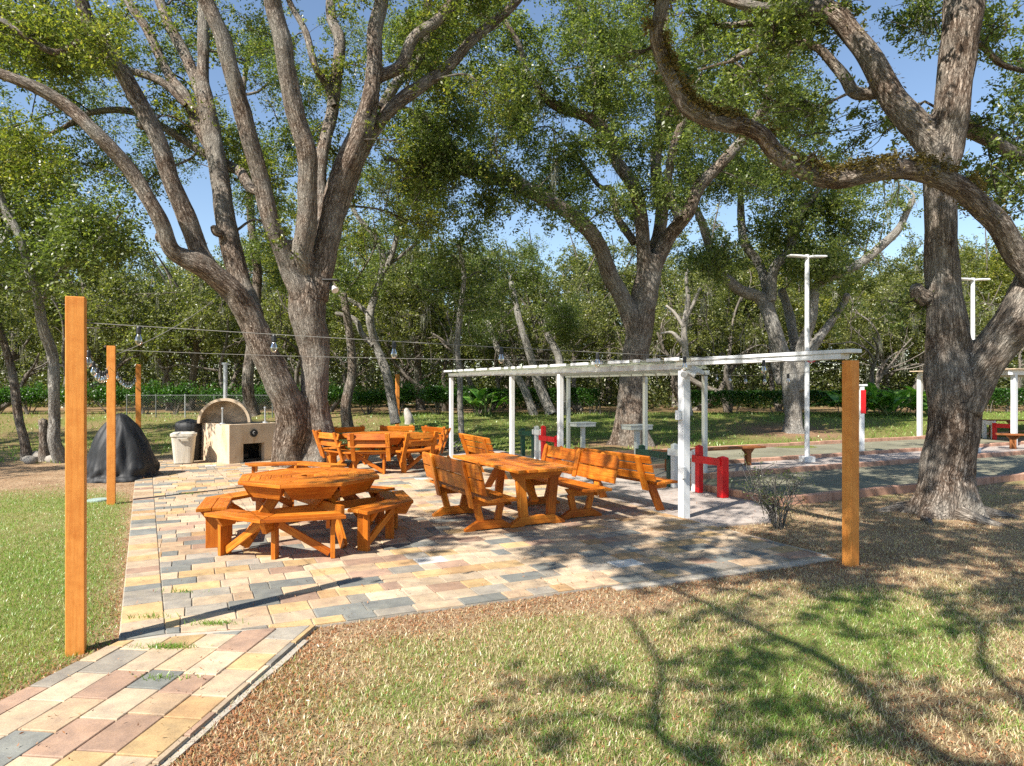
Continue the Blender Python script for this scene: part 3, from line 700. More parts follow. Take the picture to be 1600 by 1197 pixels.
def vbench(label, loc, rz, grp, back=False, Ro=1.30, dist=1.2, span=.9):
    """bent bench; local +x is outward, the table centre lies at (-dist, 0)"""
    t = thing('angled_bench', label, 'bench', loc, rz, grp); V2 = Vector; seat = MB(); h = .44
    def P(r, a, f):   # point at radius r on the octagon line from vertex angle 0 towards +-45deg, fraction f
        v0 = V2((r, 0, 0)); v1 = V2((r * math.cos(R_(45)), a * r * math.sin(R_(45)), 0)); return v0 + (v1 - v0) * f - V2((dist, 0, 0))
    for a in (-1, 1):
        for r0, r1 in ((Ro, Ro - .165), (Ro - .172, Ro - .337)):
            p = [P(r0, a, .004), P(r0, a, span), P(r1, a, span + (.06 if r1 < Ro - .2 else 0)), P(r1, a, .004)]
            ang = math.atan2((p[1] - p[0]).y, (p[1] - p[0]).x); mi = Matrix.Rotation(-ang, 4, 'Z')
            lo = [tuple((mi @ q)[:2]) for q in p]; seat.prism(lo if a > 0 else lo[::-1], .038, Matrix.Translation((0, 0, h)) @ Matrix.Rotation(ang, 4, 'Z'))
    seat.build('seat', M['wood'], t, .005)
    rm = Ro - .17; hv = V2((0, 0, 1))
    for a in (-1, 1):
        e = P(rm, a, span - .10); lg = MB(); d = (P(rm, a, 1) - P(rm, a, 0)).normalized(); n = V2((-d.y, d.x, 0))
        if a < 0: n = -n
        lg.bar(e + hv * .0, e + hv * (h - .02), .045, .145, up=n); lg.build('leg', M['wood'], t, .004)
        cl = MB(); cl.prism([(-.15, 0), (.15, 0), (.08, -.10), (-.08, -.10)], .035, Matrix.Translation(e + d * -.05 + hv * (h - .021)) @ Matrix.Rotation(math.atan2(n.y, n.x), 4, 'Z') @ XZ); cl.build('cleat', M['wood'], t, .003)
        br = MB(); c = P(rm, a, .12); br.bar(e + hv * .05 + d * -.03, c + hv * (h - .06), .035, .075); br.build('brace', M['wood'], t, .003)
    c = P(rm, 1, .0); ml = MB(); ml.bar(c + V2((-.12, .02, 0)), c + V2((-.12, .02, h - .02)), .045, .10, up=V2((1, 0, 0))); ml.build('leg', M['wood'], t, .004)
    bl = MB(); bl.prism([(-.15, 0), (.15, 0), (.08, -.12), (-.08, -.12)], .05, Matrix.Translation(c + hv * (h - .021)) @ XZ); bl.build('cleat', M['wood'], t, .003)
    if back:
        for a in (-1, 1):
            bk = MB(); d = (P(Ro, a, 1) - P(Ro, a, 0)).normalized(); n = V2((-d.y, d.x, 0)) * a * -1
            n = n if n.x > 0 else -n
            for z, o_ in ((.62, .075), (.77, .12)):
                bk.bar(P(Ro, a, .06) + n * o_ + hv * z, P(Ro, a, span + .02) + n * o_ + hv * z, .03, .125, up=hv + n * -.25)
            bk.build('backrest', M['wood'], t, .005)
            for f in (.15, .82):
                u = MB(); b0 = P(Ro, a, f) ; u.bar(b0 + n * -.02 + hv * .28, b0 + n * .175 + hv * .85, .085, .036, up=n); u.build('upright', M['wood'], t, .004)
    return t
TC = Vector((-2.40, 8.12, 0)); ROT = R_(-5)
octagon_table('large octagonal orange wood table nearest the camera on the paving', TC, ROT)
gA = 'angled benches around the near octagonal table'
for ang, lab in ((-95, 'angled orange bench at the front of the near octagonal table'), (-5, 'angled orange bench right of the near octagonal table'),
                 (85, 'angled orange bench on the far side of the near octagonal table'), (175, 'angled orange bench left of the near octagonal table')):
    a = R_(ang); kk = 1.2 if ang != -5 else 1.15
    vbench(lab, TC + Vector((math.cos(a), math.sin(a), 0)) * kk, a, gA, span=.84)
vbench('loose angled bench standing alone before the big trunk', (-3.72, 12.1, 0), R_(84), None, span=1.0)
T2 = Vector((-2.85, 15.1, 0))
octagon_table('octagonal orange table behind the big double trunk', T2, R_(-5), R=.92)
gB = 'high backed benches around the far octagonal table'
for ang, lab in ((-112, 'backrest bench in front of the far octagonal table'), (-24, 'backrest bench right of the far octagonal table'),
                 (66, 'backrest bench behind the far octagonal table'), (156, 'backrest bench left of the far octagonal table by the trunk')):
    a = R_(ang); vbench(lab, T2 + Vector((math.cos(a), math.sin(a), 0)) * 1.2, a, gB, back=True, Ro=1.38, span=.84)
def trestle_table(label, loc, rz):
    """long axis local y"""
    t = thing('rectangular_picnic_table', label, 'picnic table', loc, rz); top = MB(); n = 6; w_ = .86; L = 2.15
    for i in range(n):
        x = (i - (n - 1) / 2) * w_ / n; e = .05 if i in (0, n - 1) else 0
        y0, y1 = -L / 2, L / 2; hw = w_ / n / 2 - .003
        P = [(y0 + (e if i == 0 else 0) , -hw), (y0, hw) if i != n - 1 else (y0 + e, hw), (y1, hw) if i != n - 1 else (y1 - e, hw), (y1 - (e if i == 0 else 0), -hw)]
        top.prism([(p[0], p[1]) for p in P][::-1], .042, T((x, 0, .735), rz=R_(90)) @ Matrix.Scale(1, 4))
    top.build('tabletop', M['wood'], t, .007)
    for s in (-1, 1):
        y = s * .78; c = MB(); c.prism([(-.40, .713), (.40, .713), (.33, .60), (-.33, .60)], .05, T((0, y, 0)) @ XZ); c.build('top_rail', M['wood'], t, .004)
        f = MB(); f.prism([(-.40, 0), (-.22, 0), (-.19, .02), (.19, .02), (.22, 0), (.40, 0), (.40, .03), (.24, .125), (-.24, .125), (-.40, .03)], .09, T((0, y, 0)) @ XZ); f.build('foot', M['wood'], t, .006)
        for q in (-1, 1):
            l = MB(); l.prism([(q * .14, .12), (q * .26, .12), (q * .315, .63), (q * .185, .63)][::q], .06, T((0, y + s * .0, 0)) @ XZ); l.build('leg', M['wood'], t, .004)
        br = MB(); br.bar((0, y - s * .05, .30), (0, s * .28, .70), .10, .045); br.build('brace', M['wood'], t, .003)
    return t
def bench(label, loc, rz, grp, L=1.9):
    """trestle bench, long axis local y, faces local +x, back at -x"""
    t = thing('garden_bench', label, 'bench', loc, rz, grp); seat = MB()
    for i in range(3): seat.box((-.02 + i * .135, 0, .425), (.128, L, .036))
    seat.build('seat', M['wood'], t, .006)
    bk = MB(); up = Vector((.24, 0, 0)) + Vector((0, 0, 1)); dv = Vector((-.24, 0, 1)).normalized(); nrm = Vector((dv.z, 0, -dv.x))
    b0 = Vector((-.10, 0, .43))
    for k in (.16, .355):
        c = b0 + dv * k; 
        m = Matrix((Vector((0, 1, 0)), dv, -nrm * -1)).transposed().to_4x4(); m.translation = c
        hl = L / 2; hh = .088; ch = .06
        poly = [(-hl, -hh), (hl, -hh), (hl, hh - (ch if k > .2 else 0)), (hl - (ch if k > .2 else 0), hh), (-hl + (ch if k > .2 else 0), hh), (-hl, hh - (ch if k > .2 else 0))]
        bk.prism(poly, .032, m)
    bk.build('backrest', M['wood'], t, .006)
    for y in (-L * .17, L * .17 + .28, -L / 2 + .10, L / 2 - .12)[2:3] + (0.05,):      # inner battens with rounded heads
        bt = MB(); m = Matrix((Vector((0, 1, 0)), dv, nrm)).transposed().to_4x4(); m.translation = b0 + Vector((0, y, 0)) + nrm * .034
        bt.prism([(-.045, .05), (.045, .05), (.045, .42), (.03, .45), (0, .465), (-.03, .45), (-.045, .42)], .026, m); bt.build('batten', M['wood'], t, .006)
    for s in (-1, 1):
        y = s * .56
        u = MB(); m = Matrix((Vector((0, 1, 0)), dv, nrm)).transposed().to_4x4(); m.translation = b0 + Vector((0, y, 0)) - nrm * .036
        u.prism([(-.06, -.14), (.06, -.14), (.06, .42), (.045, .45), (0, .47), (-.045, .45), (-.06, .42)], .034, m); u.build('upright', M['wood'], t, .006)
        r = MB(); r.prism([(-.14, .406), (.38, .406), (.30, .30), (-.08, .30)], .045, T((0, y, 0)) @ XZ); r.build('seat_rail', M['wood'], t, .004)
        f = MB(); f.prism([(-.20, 0), (-.08, 0), (-.06, .015), (.32, .015), (.34, 0), (.46, 0), (.46, .03), (.30, .12), (-.04, .12), (-.20, .03)], .075, T((0, y, 0)) @ XZ); f.build('foot', M['wood'], t, .006)
        for P_ in ([(-.03, .11), (.06, .11), (.0, .32), (-.09, .32)], [(.20, .11), (.29, .11), (.34, .32), (.25, .32)]):
            l = MB(); l.prism(P_, .05, T((0, y, 0)) @ XZ); l.build('leg', M['wood'], t, .004)
    return t
trestle_table('rectangular orange plank table on trestle feet between garden benches', (-.03, 9.55, 0), R_(27))
gC = 'slatted garden benches by the pergola'
bench('slatted garden bench left of the rectangular table', (-.66, 9.0, 0) , R_(27), gC, L=2.0)
bench('slatted garden bench right of the rectangular table facing it', (.80, 9.9, 0), R_(27 + 180), gC, L=2.0)
def leaning_bench(label, loc, rz, grp, L=1.7):
    """plain bench with two slab legs running up into the back, faces +x"""
    t = thing('slab_leg_bench', label, 'bench', loc, rz, grp); seat = MB()
    for i in range(3): seat.box((.03 + i * .135, 0, .425), (.128, L, .036))
    seat.build('seat', M['wood'], t, .006); dv = Vector((-.34, 0, 1)).normalized(); nrm = Vector((dv.z, 0, -dv.x)); b0 = Vector((-.05, 0, .42)); bk = MB()
    for k in (.13, .31, .49)[:3]:
        m = Matrix((Vector((0, 1, 0)), dv, nrm)).transposed().to_4x4(); m.translation = b0 + dv * (k * .74); bk.prism([(-L / 2, -.055), (L / 2, -.055), (L / 2, .055), (-L / 2, .055)], .032, m)
    bk.build('backrest', M['wood'], t, .006)
    for s in (-1, 1):
        y = s * (L / 2 - .22); u = MB(); m = Matrix((Vector((0, 1, 0)), dv, nrm)).transposed().to_4x4(); m.translation = b0 + Vector((0, y, 0)) - nrm * .036
        u.prism([(-.06, -.10), (.06, -.10), (.05, .41), (-.05, .41)], .036, m); u.build('upright', M['wood'], t, .005)
        l = MB(); l.prism([(-.04, .403), (.10, .403), (.30, 0), (.16, 0)], .045, T((0, y, 0)) @ XZ); l.build('leg', M['wood'], t, .005)
        l = MB(); l.prism([(-.06, .402), (.42, .402), (.36, .31), (-.02, .31)], .04, T((0, y + .046, 0)) @ XZ); l.build('seat_rail', M['wood'], t, .004)
    return t
gD = 'garden benches with sloping slab legs'
leaning_bench('orange bench with its slatted back to the table, next to the white post', (1.62, 10.35, 0), R_(31), gD, 1.75)
leaning_bench('orange bench behind the rectangular table, between two far white posts', (-.6, 13.6, 0), R_(25), gD, 1.6)

# ------------------------------------------------------------------ orange posts
gP = 'tall orange posts around the patio'
def post(label, loc, h, wd=.14, group=gP, rz=R_(26), lean=(0, 0)):
    b = MB(); b.box((0, 0, h / 2 - .1), (wd, wd, h + .2)); o = b.build('wooden_post', M['post'], None, .006)
    o.location = loc; o.rotation_euler = (lean[0], lean[1], rz); return tag(o, label, 'post', group)
PA = Vector((-3.0, 4.70, 0)); PB = Vector((-6.22, 10.6, 0)); PC = Vector((-10.45, 19.1, 0)); PD = Vector((-4.53, 27, 0)); PE = Vector((3.46, 6.98, 0))
post('tall orange square post in the lawn nearest the camera', PA, 2.41, .115)
post('orange post standing before the black grill cover', PB, 2.42, .115)
post('orange post far back left behind the black grill cover', PC, 2.40, .13)
post('orange post far back right of the big trunk near the dead stump', PD, 2.26, .13)
post('orange corner post holding up the white beam at right', PE, 2.06, .115)

# ------------------------------------------------------------------ pergola
pg = thing('pergola', 'long white pergola with striped clear roof strip beside the benches', 'pergola', (0, 0, 0))
fr = [Vector((2.36, 9.37, 0)), Vector((.87, 12.3, 0)), Vector((0, 14.1, 0)), Vector((-1.52, 17.1, 0))]
bk_ = [Vector((3.94, 13.97, 0)), Vector((3.12, 16.0, 0)), Vector((1.56, 18.9, 0))]
PD_ = Vector((-.448, .894, 0)); PN = Vector((.894, .448, 0))
for i, p in enumerate(fr + bk_):
    wd = .115 if i == 0 else .085
    b = MB(); b.box((p.x, p.y, .98), (wd, wd, 2.06), Matrix.Rotation(R_(26.5), 3, 'Z')); po = b.build('post', M['white'], pg, .004)
    if i in (0,):
        c = MB(); c.box((p.x - .02, p.y - .085, .62), (.05, .05, .16), Matrix.Rotation(R_(26.5), 3, 'Z')); c.box((p.x - .085, p.y - .03, 1.40), (.05, .08, .13), Matrix.Rotation(R_(26.5), 3, 'Z')); c.build('outlet_box', M['white'], po, .004)
zb = 2.07
def beam(a, b, w_=.08, h_=.085, z=zb, n='beam', m='white'):
    q = MB(); q.bar((a.x, a.y, z), (b.x, b.y, z), w_, h_); return q.build(n, M[m], pg, .004)
beam(fr[0] - PD_ * .12, fr[3] + PD_ * .1); beam(bk_[0] - PD_ * .1, bk_[2] + PD_ * .1)
d0 = (PE - fr[0]).normalized()
q = MB(); a = fr[0] + d0 * -.1 ; b_ = PE + d0 * .07; q.bar((a.x, a.y, 2.155), (b_.x, b_.y, 2.155), .16, .04); q.bar((a.x + .0, a.y, 2.105), (PE.x - d0.x * .065, PE.y - d0.y * .065, 2.105), .13, .058); q.build('long_beam', M['white'], pg, .004)
beam(fr[0] + PN * .05, bk_[0] - PN * .05 - PD_ * 0, .06, .09)
for k in range(12):
    f = (k + .5) / 12; a = fr[0].lerp(fr[3], f); c_ = bk_[0].lerp(bk_[2], f); dd = (c_ - a).normalized(); beam(a + dd * .07, c_ - dd * .07, .045, .07, 2.10, 'rafter')
V = []; Fq = []; nn = 86; Lr = (fr[3] - fr[0]).length + .3    # corrugated sheet: ridges run across
for i in range(nn * 2 + 1):
    s = -.15 + Lr * i / (nn * 2); z = 2.165 + .018 * math.sin(i * math.pi / 2 + .4)
    for wv in (-.16, 1.7, 3.55):
        f = s / (Lr - .3); p = fr[0].lerp(fr[3], f).lerp(bk_[0].lerp(bk_[2], f), wv / 3.4); V.append((p.x, p.y, z))
for i in range(nn * 2):
    for j in range(2): Fq.append((i * 3 + j, i * 3 + j + 1, i * 3 + j + 4, i * 3 + j + 3))
rf = npmesh('roof_sheet', V, Fq, M['roof'], pg); sm = rf.modifiers.new('thick', 'SOLIDIFY'); sm.thickness = .004
rr_ = random.Random(3); s = -.1
while s < Lr - .35:     # white battens closing the sheet edge, uneven gaps between
    l = rr_.choice((.16, .3, .3, .55)); a = fr[0] + PD_ * s - PN * .17; b_ = fr[0] + PD_ * (s + l) - PN * .17; q = MB(); q.bar((a.x, a.y, 2.165), (b_.x, b_.y, 2.165), .015, .045); q.build('edge_batten', M['white'], pg, .002); s += l + rr_.choice((.1, .16))
q = thing('flood_light', 'small twin white flood light on the nearest white pergola post', 'flood light', (fr[0].x + .0, fr[0].y - .09, 2.0), R_(26))
for sx in (-1, 1):
    b = MB(); b.cyl((sx * .03, 0, 0), (sx * .10, -.08, -.05), .022, .045, 12); b.build('lamp_head', M['white'], q)
b = MB(); b.cyl((0, .03, 0), (0, -.01, 0), .05, n=14); b.build('mount', M['white'], q)
# second pergola far right
pg = thing('pergola', 'white pergola at the far right behind the foreground trunk', 'pergola', (0, 0, 0))
q0 = Vector((14.2, 23.7, 0)); 
pts = [q0, q0 + CU * 2.2 - CV * 2.9 + Vector((0, 0, 0)), q0 + CU * 5.5, q0 + CU * 9]
pR = [Vector((14.15, 23.7, 0)), Vector((15.0, 20.4, 0)), Vector((19.3, 26.2, 0)), Vector((24.5, 28.8, 0)), Vector((20, 22.8, 0))]
for p in pR: b = MB(); b.box((p.x, p.y, 1.08), (.13, .13, 2.26), Matrix.Rotation(R_(26), 3, 'Z')); b.build('post', M['white'], pg, .004)
beam(pR[0], pR[3], .12, .14, 2.2); beam(pR[1] - CU * .2, pR[1] + CU * 11, .12, .14, 2.2); beam(pR[0], pR[1], .12, .14, 2.2)
q = MB(); a = pR[0] - CU * .25; q.add([tuple(a + Vector((0, 0, 2.29)) + CV * .2), tuple(a + CU * 14 + Vector((0, 0, 2.29)) + CV * .2), tuple(pR[1] + CU * 13 - CV * .2 + Vector((0, 0, 2.29))), tuple(pR[1] - CU * .3 - CV * .2 + Vector((0, 0, 2.29)))] , [(0, 1, 2, 3)])
o = q.build('roof_sheet', M['stucco'], pg); mo = o.modifiers.new('t', 'SOLIDIFY'); mo.thickness = .03

# ------------------------------------------------------------------ court furniture
def rail_frame(label, m, org, t0, t1, h0, h1, w_=.095, s=-.28, grp='painted rail frames at the court ends', post2=True, wide=None):
    """wooden goal-like rail standing along the court end from t0 to t1"""
    p0 = org + CU * s + CV * t0; p1 = org + CU * s + CV * t1; t = thing('rail_frame', label, 'rail', p0, 0, grp)
    for p, h in ((Vector((0, 0, 0)), h0), (p1 - p0, h1))[:2 if post2 else 1]:
        b = MB(); w_ = (wide or .095) if p.length == 0 else .095; rz = Matrix.Rotation(R_(26), 3, 'Z'); b.box((p.x, p.y, h / 2), (w_, w_, h), rz); b.box((p.x, p.y, h + .012), (w_, w_, .024), rz, .25); b.build('post', M[m], t, .004)
    d = (p1 - p0).normalized(); zr = min(h0, h1) - .07; b = MB(); b.bar(Vector((0, 0, zr)) - d * .02 - CU * .067, (p1 - p0) + Vector((0, 0, zr)) + d * .09 - CU * .067, .036, .12); b.build('rail', M[m], t, .003)
    return t
rail_frame('red painted rail frame at the end of the near court', 'red', C0, .80, 1.36, .64, .78, wide=.13)
rail_frame('white painted rail frame between the red and green ones, near court', 'white', C0, 1.46, 2.0, .70, .76)
rail_frame('green rail frame with shade darkened into its colour, left of the white pergola post, near court', 'green', C0, 2.12, 2.95, .62, .66)
rail_frame('red rail frame at the end of the far court', 'red', C0, 6.2, 6.85, .62, .82)
rail_frame('white rail frame at the end of the far court', 'white', C0, 6.95, 7.2, .74, .80)
rail_frame('green rail frame at the end of the far court', 'green', C0, 7.35, 7.95, .68, .70)
O3 = Vector((15.1, 24.2, 0)) - C0
def frame_at(label, m, a, b, h):
    t = thing('rail_frame', label, 'rail', a, 0, 'painted rail frames at the court ends'); d = b - a; q = MB()
    for p in (Vector((0, 0, 0)), d): bb = MB(); bb.box((p.x, p.y, h / 2), (.1, .1, h)); bb.build('post', M[m], t, .004)
    q.bar(Vector((0, -.06, h - .08)), d + Vector((0, -.06, h - .08)), .04, .14); q.build('rail', M[m], t, .003)
frame_at('small white rail frame far right between two trunks', 'white', gp(1538, 685), gp(1552, 686), .62)
frame_at('red rail frame far right under the second pergola', 'red', gp(1554, 687), gp(1583, 689), .56)
frame_at('teal green rail frame far right beside the white one', 'green', gp(1524, 684), gp(1534, 684.5), .52)
def plank_bench(label, a, b, grp, h=.44):
    d = b - a; L = d.length; rz = math.atan2(d.y, d.x); t = thing('plank_bench', label, 'bench', (a + b) / 2, rz, grp); s = MB()
    for i in (-1, 0, 1): s.box((0, i * .115, h - .02), (L, .108, .04))
    s.build('seat', M['woodd'], t, .005)
    for q_ in (-1, 1):
        l = MB(); l.prism([(-.06, 0), (.06, 0), (.06, h - .16), (.17, h - .041), (-.17, h - .041), (-.06, h - .16)], .10, T((q_ * (L / 2 - .38), 0, 0), rz=0) @ XZ); l.build('leg', M['woodd'], t, .004)
    return t
M['woodd'] = mwood('weathered brown wood', [(.18, .065, .02), (.30, .11, .035), (.38, .16, .05), (.8, .7, .6)], .6)
gE = 'backless plank benches beside the courts'
plank_bench('long brown plank bench behind the red rail frame', gp(1188, 726.5), gp(1188, 726.5) - CU * 3.0, gE)
plank_bench('brown plank bench far right beside the foreground trunk', gp(1556, 701), gp(1610, 703), gE)
plank_bench('brown plank bench at the right edge beyond the near trunk', gp(1530, 683), gp(1600, 684), gE, .62)
def stand_table(label, p, h, wd=.62):
    t = thing('pedestal_table', label, 'table', p, R_(26), 'white pedestal tables by the courts'); b = MB(); b.box((0, 0, h - .012), (wd, .42, .024)); b.box((0, 0, h - .071), (wd - .03, .39, .09)); b.build('tabletop', M['white'], t, .004)
    b = MB(); b.box((0, 0, (h - .12) / 2), (.10, .10, h - .12)); b.box((0, 0, .04), (.2, .2, .08)); b.build('pedestal', M['white'], t, .003)
stand_table('white pedestal table further back left of the oak trunk', Vector((1.95, 18.8, 0)), .80, .62)
stand_table('white pedestal table in front of the middle oak trunk', Vector((3.0, 16.4, 0)), .87, .66)
def lamp(label, p, h):
    t = thing('court_lamp', label, 'lamp post', p, R_(8), 'tall white court lamps'); b = MB(); b.cyl((0, 0, 0), (0, 0, h), .058, .05, 12); b.build('pole', M['white'], t, smooth=False)
    b = MB(); b.box((0, 0, .07), (.27, .27, .14)); b.build('base', M['white'], t, .01)
    for s in (-1, 1):
        b = MB(); b.prism([(0, 0), (.14, .015), (.40, .02), (.45, .0), (.42, -.025), (.2, -.03), (0, -.045)], .16, T((s * .04, 0, h - .03), rz=0 if s > 0 else R_(180)) @ XZ); b.build('lamp_head', M['white'], t, .012)
lamp('tall white twin headed lamp post right of the middle trees', gp(1261, 722), 4.9)
lamp('white twin headed lamp post half hidden by the right foreground oak', gp(1520, 707), 4.72)
p = gp(1346, 709); t = thing('score_post', 'short white post with a red band beyond the orange corner post', 'post', p); b = MB(); b.box((0, 0, .9), (.11, .11, 1.8)); b.box((0, 0, 1.82), (.26, .14, .05)); b.build('pole', M['white'], t, .004)
b = MB(); b.box((0.02, -.0, 1.38), (.135, .125, .62)); b.build('red_band', M['red'], t, .003)
p = gp(1470, 690); b = MB(); b.box((0, 0, .95), (.1, .1, 1.9)); o = b.build('score_post', M['white'], None, .004); o.location = p; tag(o, 'plain white score post behind the right foreground oak', 'post')
# round sign with red rim hanging below the beam
t = thing('round_sign', 'small round white sign with red rim under the long beam', 'sign', px(1267, 559, 9.8)); b = MB(); b.cyl((0, -.012, 0), (0, .012, 0), .055, n=24); b.build('face', M['white'], t)
b = MB()
for k in range(24):
    a0, a1 = k * math.pi / 12, (k + 1) * math.pi / 12; b.bar((.06 * math.cos(a0), -.004, .06 * math.sin(a0)), (.06 * math.cos(a1), -.004, .06 * math.sin(a1)), .014, .03)
b.build('rim', M['red'], t)

# ------------------------------------------------------------------ oven, bin, cover
def oven():
    ang = R_(50); loc = Vector((-6.52, 15.75, 0)); t = thing('outdoor_oven', 'cream stucco barbecue oven with arched hood and metal flue', 'oven', loc, ang)
    W_, D, H = 1.22, 1.5, .90; th = .14; b = MB()       # front along +x, depth along +y
    x0, x1, z1 = .34, .88, .44                            # fire opening
    b.box((x0 / 2, th / 2, H / 2), (x0, th, H)); b.box(((x1 + W_) / 2, th / 2, H / 2), (W_ - x1, th, H)); b.box(((x0 + x1) / 2, th / 2, (H + z1) / 2), (x1 - x0, th, H - z1))
    b.box((th / 2, D / 2 + th / 2, H / 2), (th, D - th, H)); b.box((W_ - th / 2, D / 2 + th / 2, H / 2), (th, D - th, H)); b.box((W_ / 2, D - th / 2, H / 2), (W_ - 2 * th, th, H))
    b.box((W_ / 2, D * .5, H - .08), (W_ - 2 * th, D - 2 * th, .1)); b.build('body', M['stucco'], t)
    f = MB(); f.box((W_ / 2, D / 2, .03), (W_ - 2 * th, D - 2 * th, .06)); f.box((.5, .45, .12), (.3, .25, .1)); f.box((W_ / 2, .62, .35), (W_ - 2 * th, .04, .64)); f.build('firebox', M['black'], t)
    # arched hood across the back-left of the top: half barrel open to the front
    ho = MB(); n = 20; Rr = .60; cx, cy = W_ * .5, 0
    mt = Matrix.Translation((.42, 1.02, H)) @ Matrix.Rotation(R_(-34), 4, 'Z')
    for i in range(n):
        a0, a1 = math.pi * i / n, math.pi * (i + 1) / n; ri = Rr - .06
        ho.prism([(Rr * math.cos(a0), Rr * math.sin(a0)), (Rr * math.cos(a1), Rr * math.sin(a1)), (ri * math.cos(a1), ri * math.sin(a1)), (ri * math.cos(a0), ri * math.sin(a0))], .42, mt @ XZ)
    hd = ho.build('hood', M['stucco'], t)
    bw = MB(); bw.prism([((Rr - .05) * math.cos(math.pi * i / n), (Rr - .05) * math.sin(math.pi * i / n)) for i in range(n + 1)], .05, mt @ Matrix.Translation((0, .15, 0)) @ XZ); bw.build('back_wall', M['hoodback'], hd)
    fl = MB(); fl.cyl((.45, 1.06, H + .55), (.45, 1.06, H + 1.42), .05, n=14); fl.cyl((.45, 1.06, H + 1.42), (.45, 1.06, H + 1.47), .085, n=14); fl.build('flue', M['steel'], t)
    g = MB(); g.box((.62, .5, H + .006), (.98, .72, .012)); g.build('grate', M['black'], t)
    for x, y in ((.05, .42), (1.0, .18)):
        h = MB(); h.cyl((x, y, H), (x, y, H + .36), .018, n=8); h.lathe((x, y, H + .36), [(.02, -.02), (.03, .0), (.03, .02), (.012, .035)], 8); h.cyl((x, y, H), (x, y, H + .03), .08, .05, 10); h.build('lift_rod', M['steel'], t)
    m = MB(); m.cyl((.60, -.03, .68), (.60, .0, .68), .09, n=20); em = m.build('emblem', M['black'], t); q = MB()
    for k in range(7):
        a0 = R_(60 + k * 32); a1 = R_(60 + (k + 1) * 32); r0, r1 = .045 - k * .004, .045 - (k + 1) * .004; q.bar((.60 + r0 * math.cos(a0), -.033, .68 + r0 * math.sin(a0)), (.60 + r1 * math.cos(a1), -.033, .68 + r1 * math.sin(a1)), .006, .014)
    q.build('mark', M['white'], em)
oven()
def lump(name, prof, loc, m, label, cat, sx=1, sy=1, fold=.06, n=110, seed=1, rz=0, parent=None):
    V = []; k = len(prof)
    P_ = smooth_path([(r, 0, z, 1) for r, z in prof], .05); P_ = P_[:, [0, 2]]
    for i, (r, z) in enumerate(P_):
        for j in range(n):
            a = 2 * math.pi * j / n; h = z / prof[-1][1]
            sq = 1 / max(abs(math.cos(a)), abs(math.sin(a))) ; rr = r * (.75 + .25 * sq)
            q1 = 1 - 3.2 * abs(mnoise.noise(Vector((math.cos(a) * 1.5, math.sin(a) * 1.5, z * .9 + seed)))); q2 = 1 - 3 * abs(mnoise.noise(Vector((math.cos(a) * 3.4, math.sin(a) * 3.4, z * 2.2 + seed * 2)))); q3 = math.exp(-((z - .16) / .12) ** 2) * mnoise.noise(Vector((math.cos(a) * 4, math.sin(a) * 4, z * 14)))
            e = 1 + fold * (1.25 - h) * (q1 * .9 + q2 * .45 + q3 * 1.3)
            V.append((rr * e * math.cos(a) * sx, rr * e * math.sin(a) * sy, z + .02 * mnoise.noise(Vector((a * 3, z * 3, seed)))))
    Fq = [(i * n + j, i * n + (j + 1) % n, (i + 1) * n + (j + 1) % n, (i + 1) * n + j) for i in range(len(P_) - 1) for j in range(n)]
    o = npmesh(name, V, Fq, m, parent, True); o.location = loc; o.rotation_euler = (0, 0, rz)
    if label: tag(o, label, cat)
    return o
lump('grill_cover', [(.76, 0), (.74, .05), (.68, .10), (.70, .2), (.63, .42), (.54, .70), (.40, .95), (.24, 1.13), (.12, 1.24), (.02, 1.27)], (-7.78, 13.55, -.02), M['tarp'], 'large crumpled black cover over a grill at the patio edge', 'grill cover', .86, .82, .10)
t = thing('covered_bin', 'dark covered bin behind the beige bin beside the oven', 'bin', (-7.85, 16.6, 0)); lump('body', [(.26, 0), (.28, .4), (.30, .8), (.26, .92), (.02, 1.0)], (0, 0, 0), M['tarp'], None, None, fold=.05, parent=t)
t = thing('bin', 'beige plastic wheeled bin with lid left of the oven', 'bin', (-7.62, 15.85, 0), R_(20)); b = MB()
def rbox(b, z0, z1, w0, w1):
    def ring(w_, z): return [(w_ * math.copysign(abs(math.cos(a)) ** .45, math.cos(a)), w_ * .9 * math.copysign(abs(math.sin(a)) ** .45, math.sin(a)), z) for a in [2 * math.pi * k / 28 for k in range(28)]]
    b.add(ring(w0, z0) + ring(w1, z1), [(i, (i + 1) % 28, 28 + (i + 1) % 28, 28 + i) for i in range(28)] + [tuple(range(28))[::-1], tuple(range(28, 56))])
rbox(b, .02, .64, .20, .255); b.build('body', M['beige'], t); b = MB(); rbox(b, .64, .70, .275, .275); rbox(b, .70, .73, .26, .22); b.build('lid', M['beige'], t)
b = MB(); b.bar((-.1, -.27, .6), (.1, -.27, .6), .03, .03); b.bar((-.1, -.235, .6), (-.1, -.27, .6), .03, .03); b.bar((.1, -.235, .6), (.1, -.27, .6), .03, .03); b.build('handle', M['beige'], t)
for s in (-1, 1): b = MB(); b.cyl((s * .14 - .02, .17, .07), (s * .14 + .02, .17, .07), .07, n=14); b.build('wheel', M['black'], t)
# valve cover in the lawn
b = MB(); b.cyl((0, 0, -.05), (0, 0, .02), .16, n=20); b.cyl((0, 0, .02), (0, 0, .026), .13, n=20); o = b.build('valve_cover', mplain('grey green plastic', (.3, .38, .34), .6), None); o.location = (-6.6, 10.9, -.03); tag(o, 'pale green round valve cover in the lawn beside the second orange post', 'valve cover')

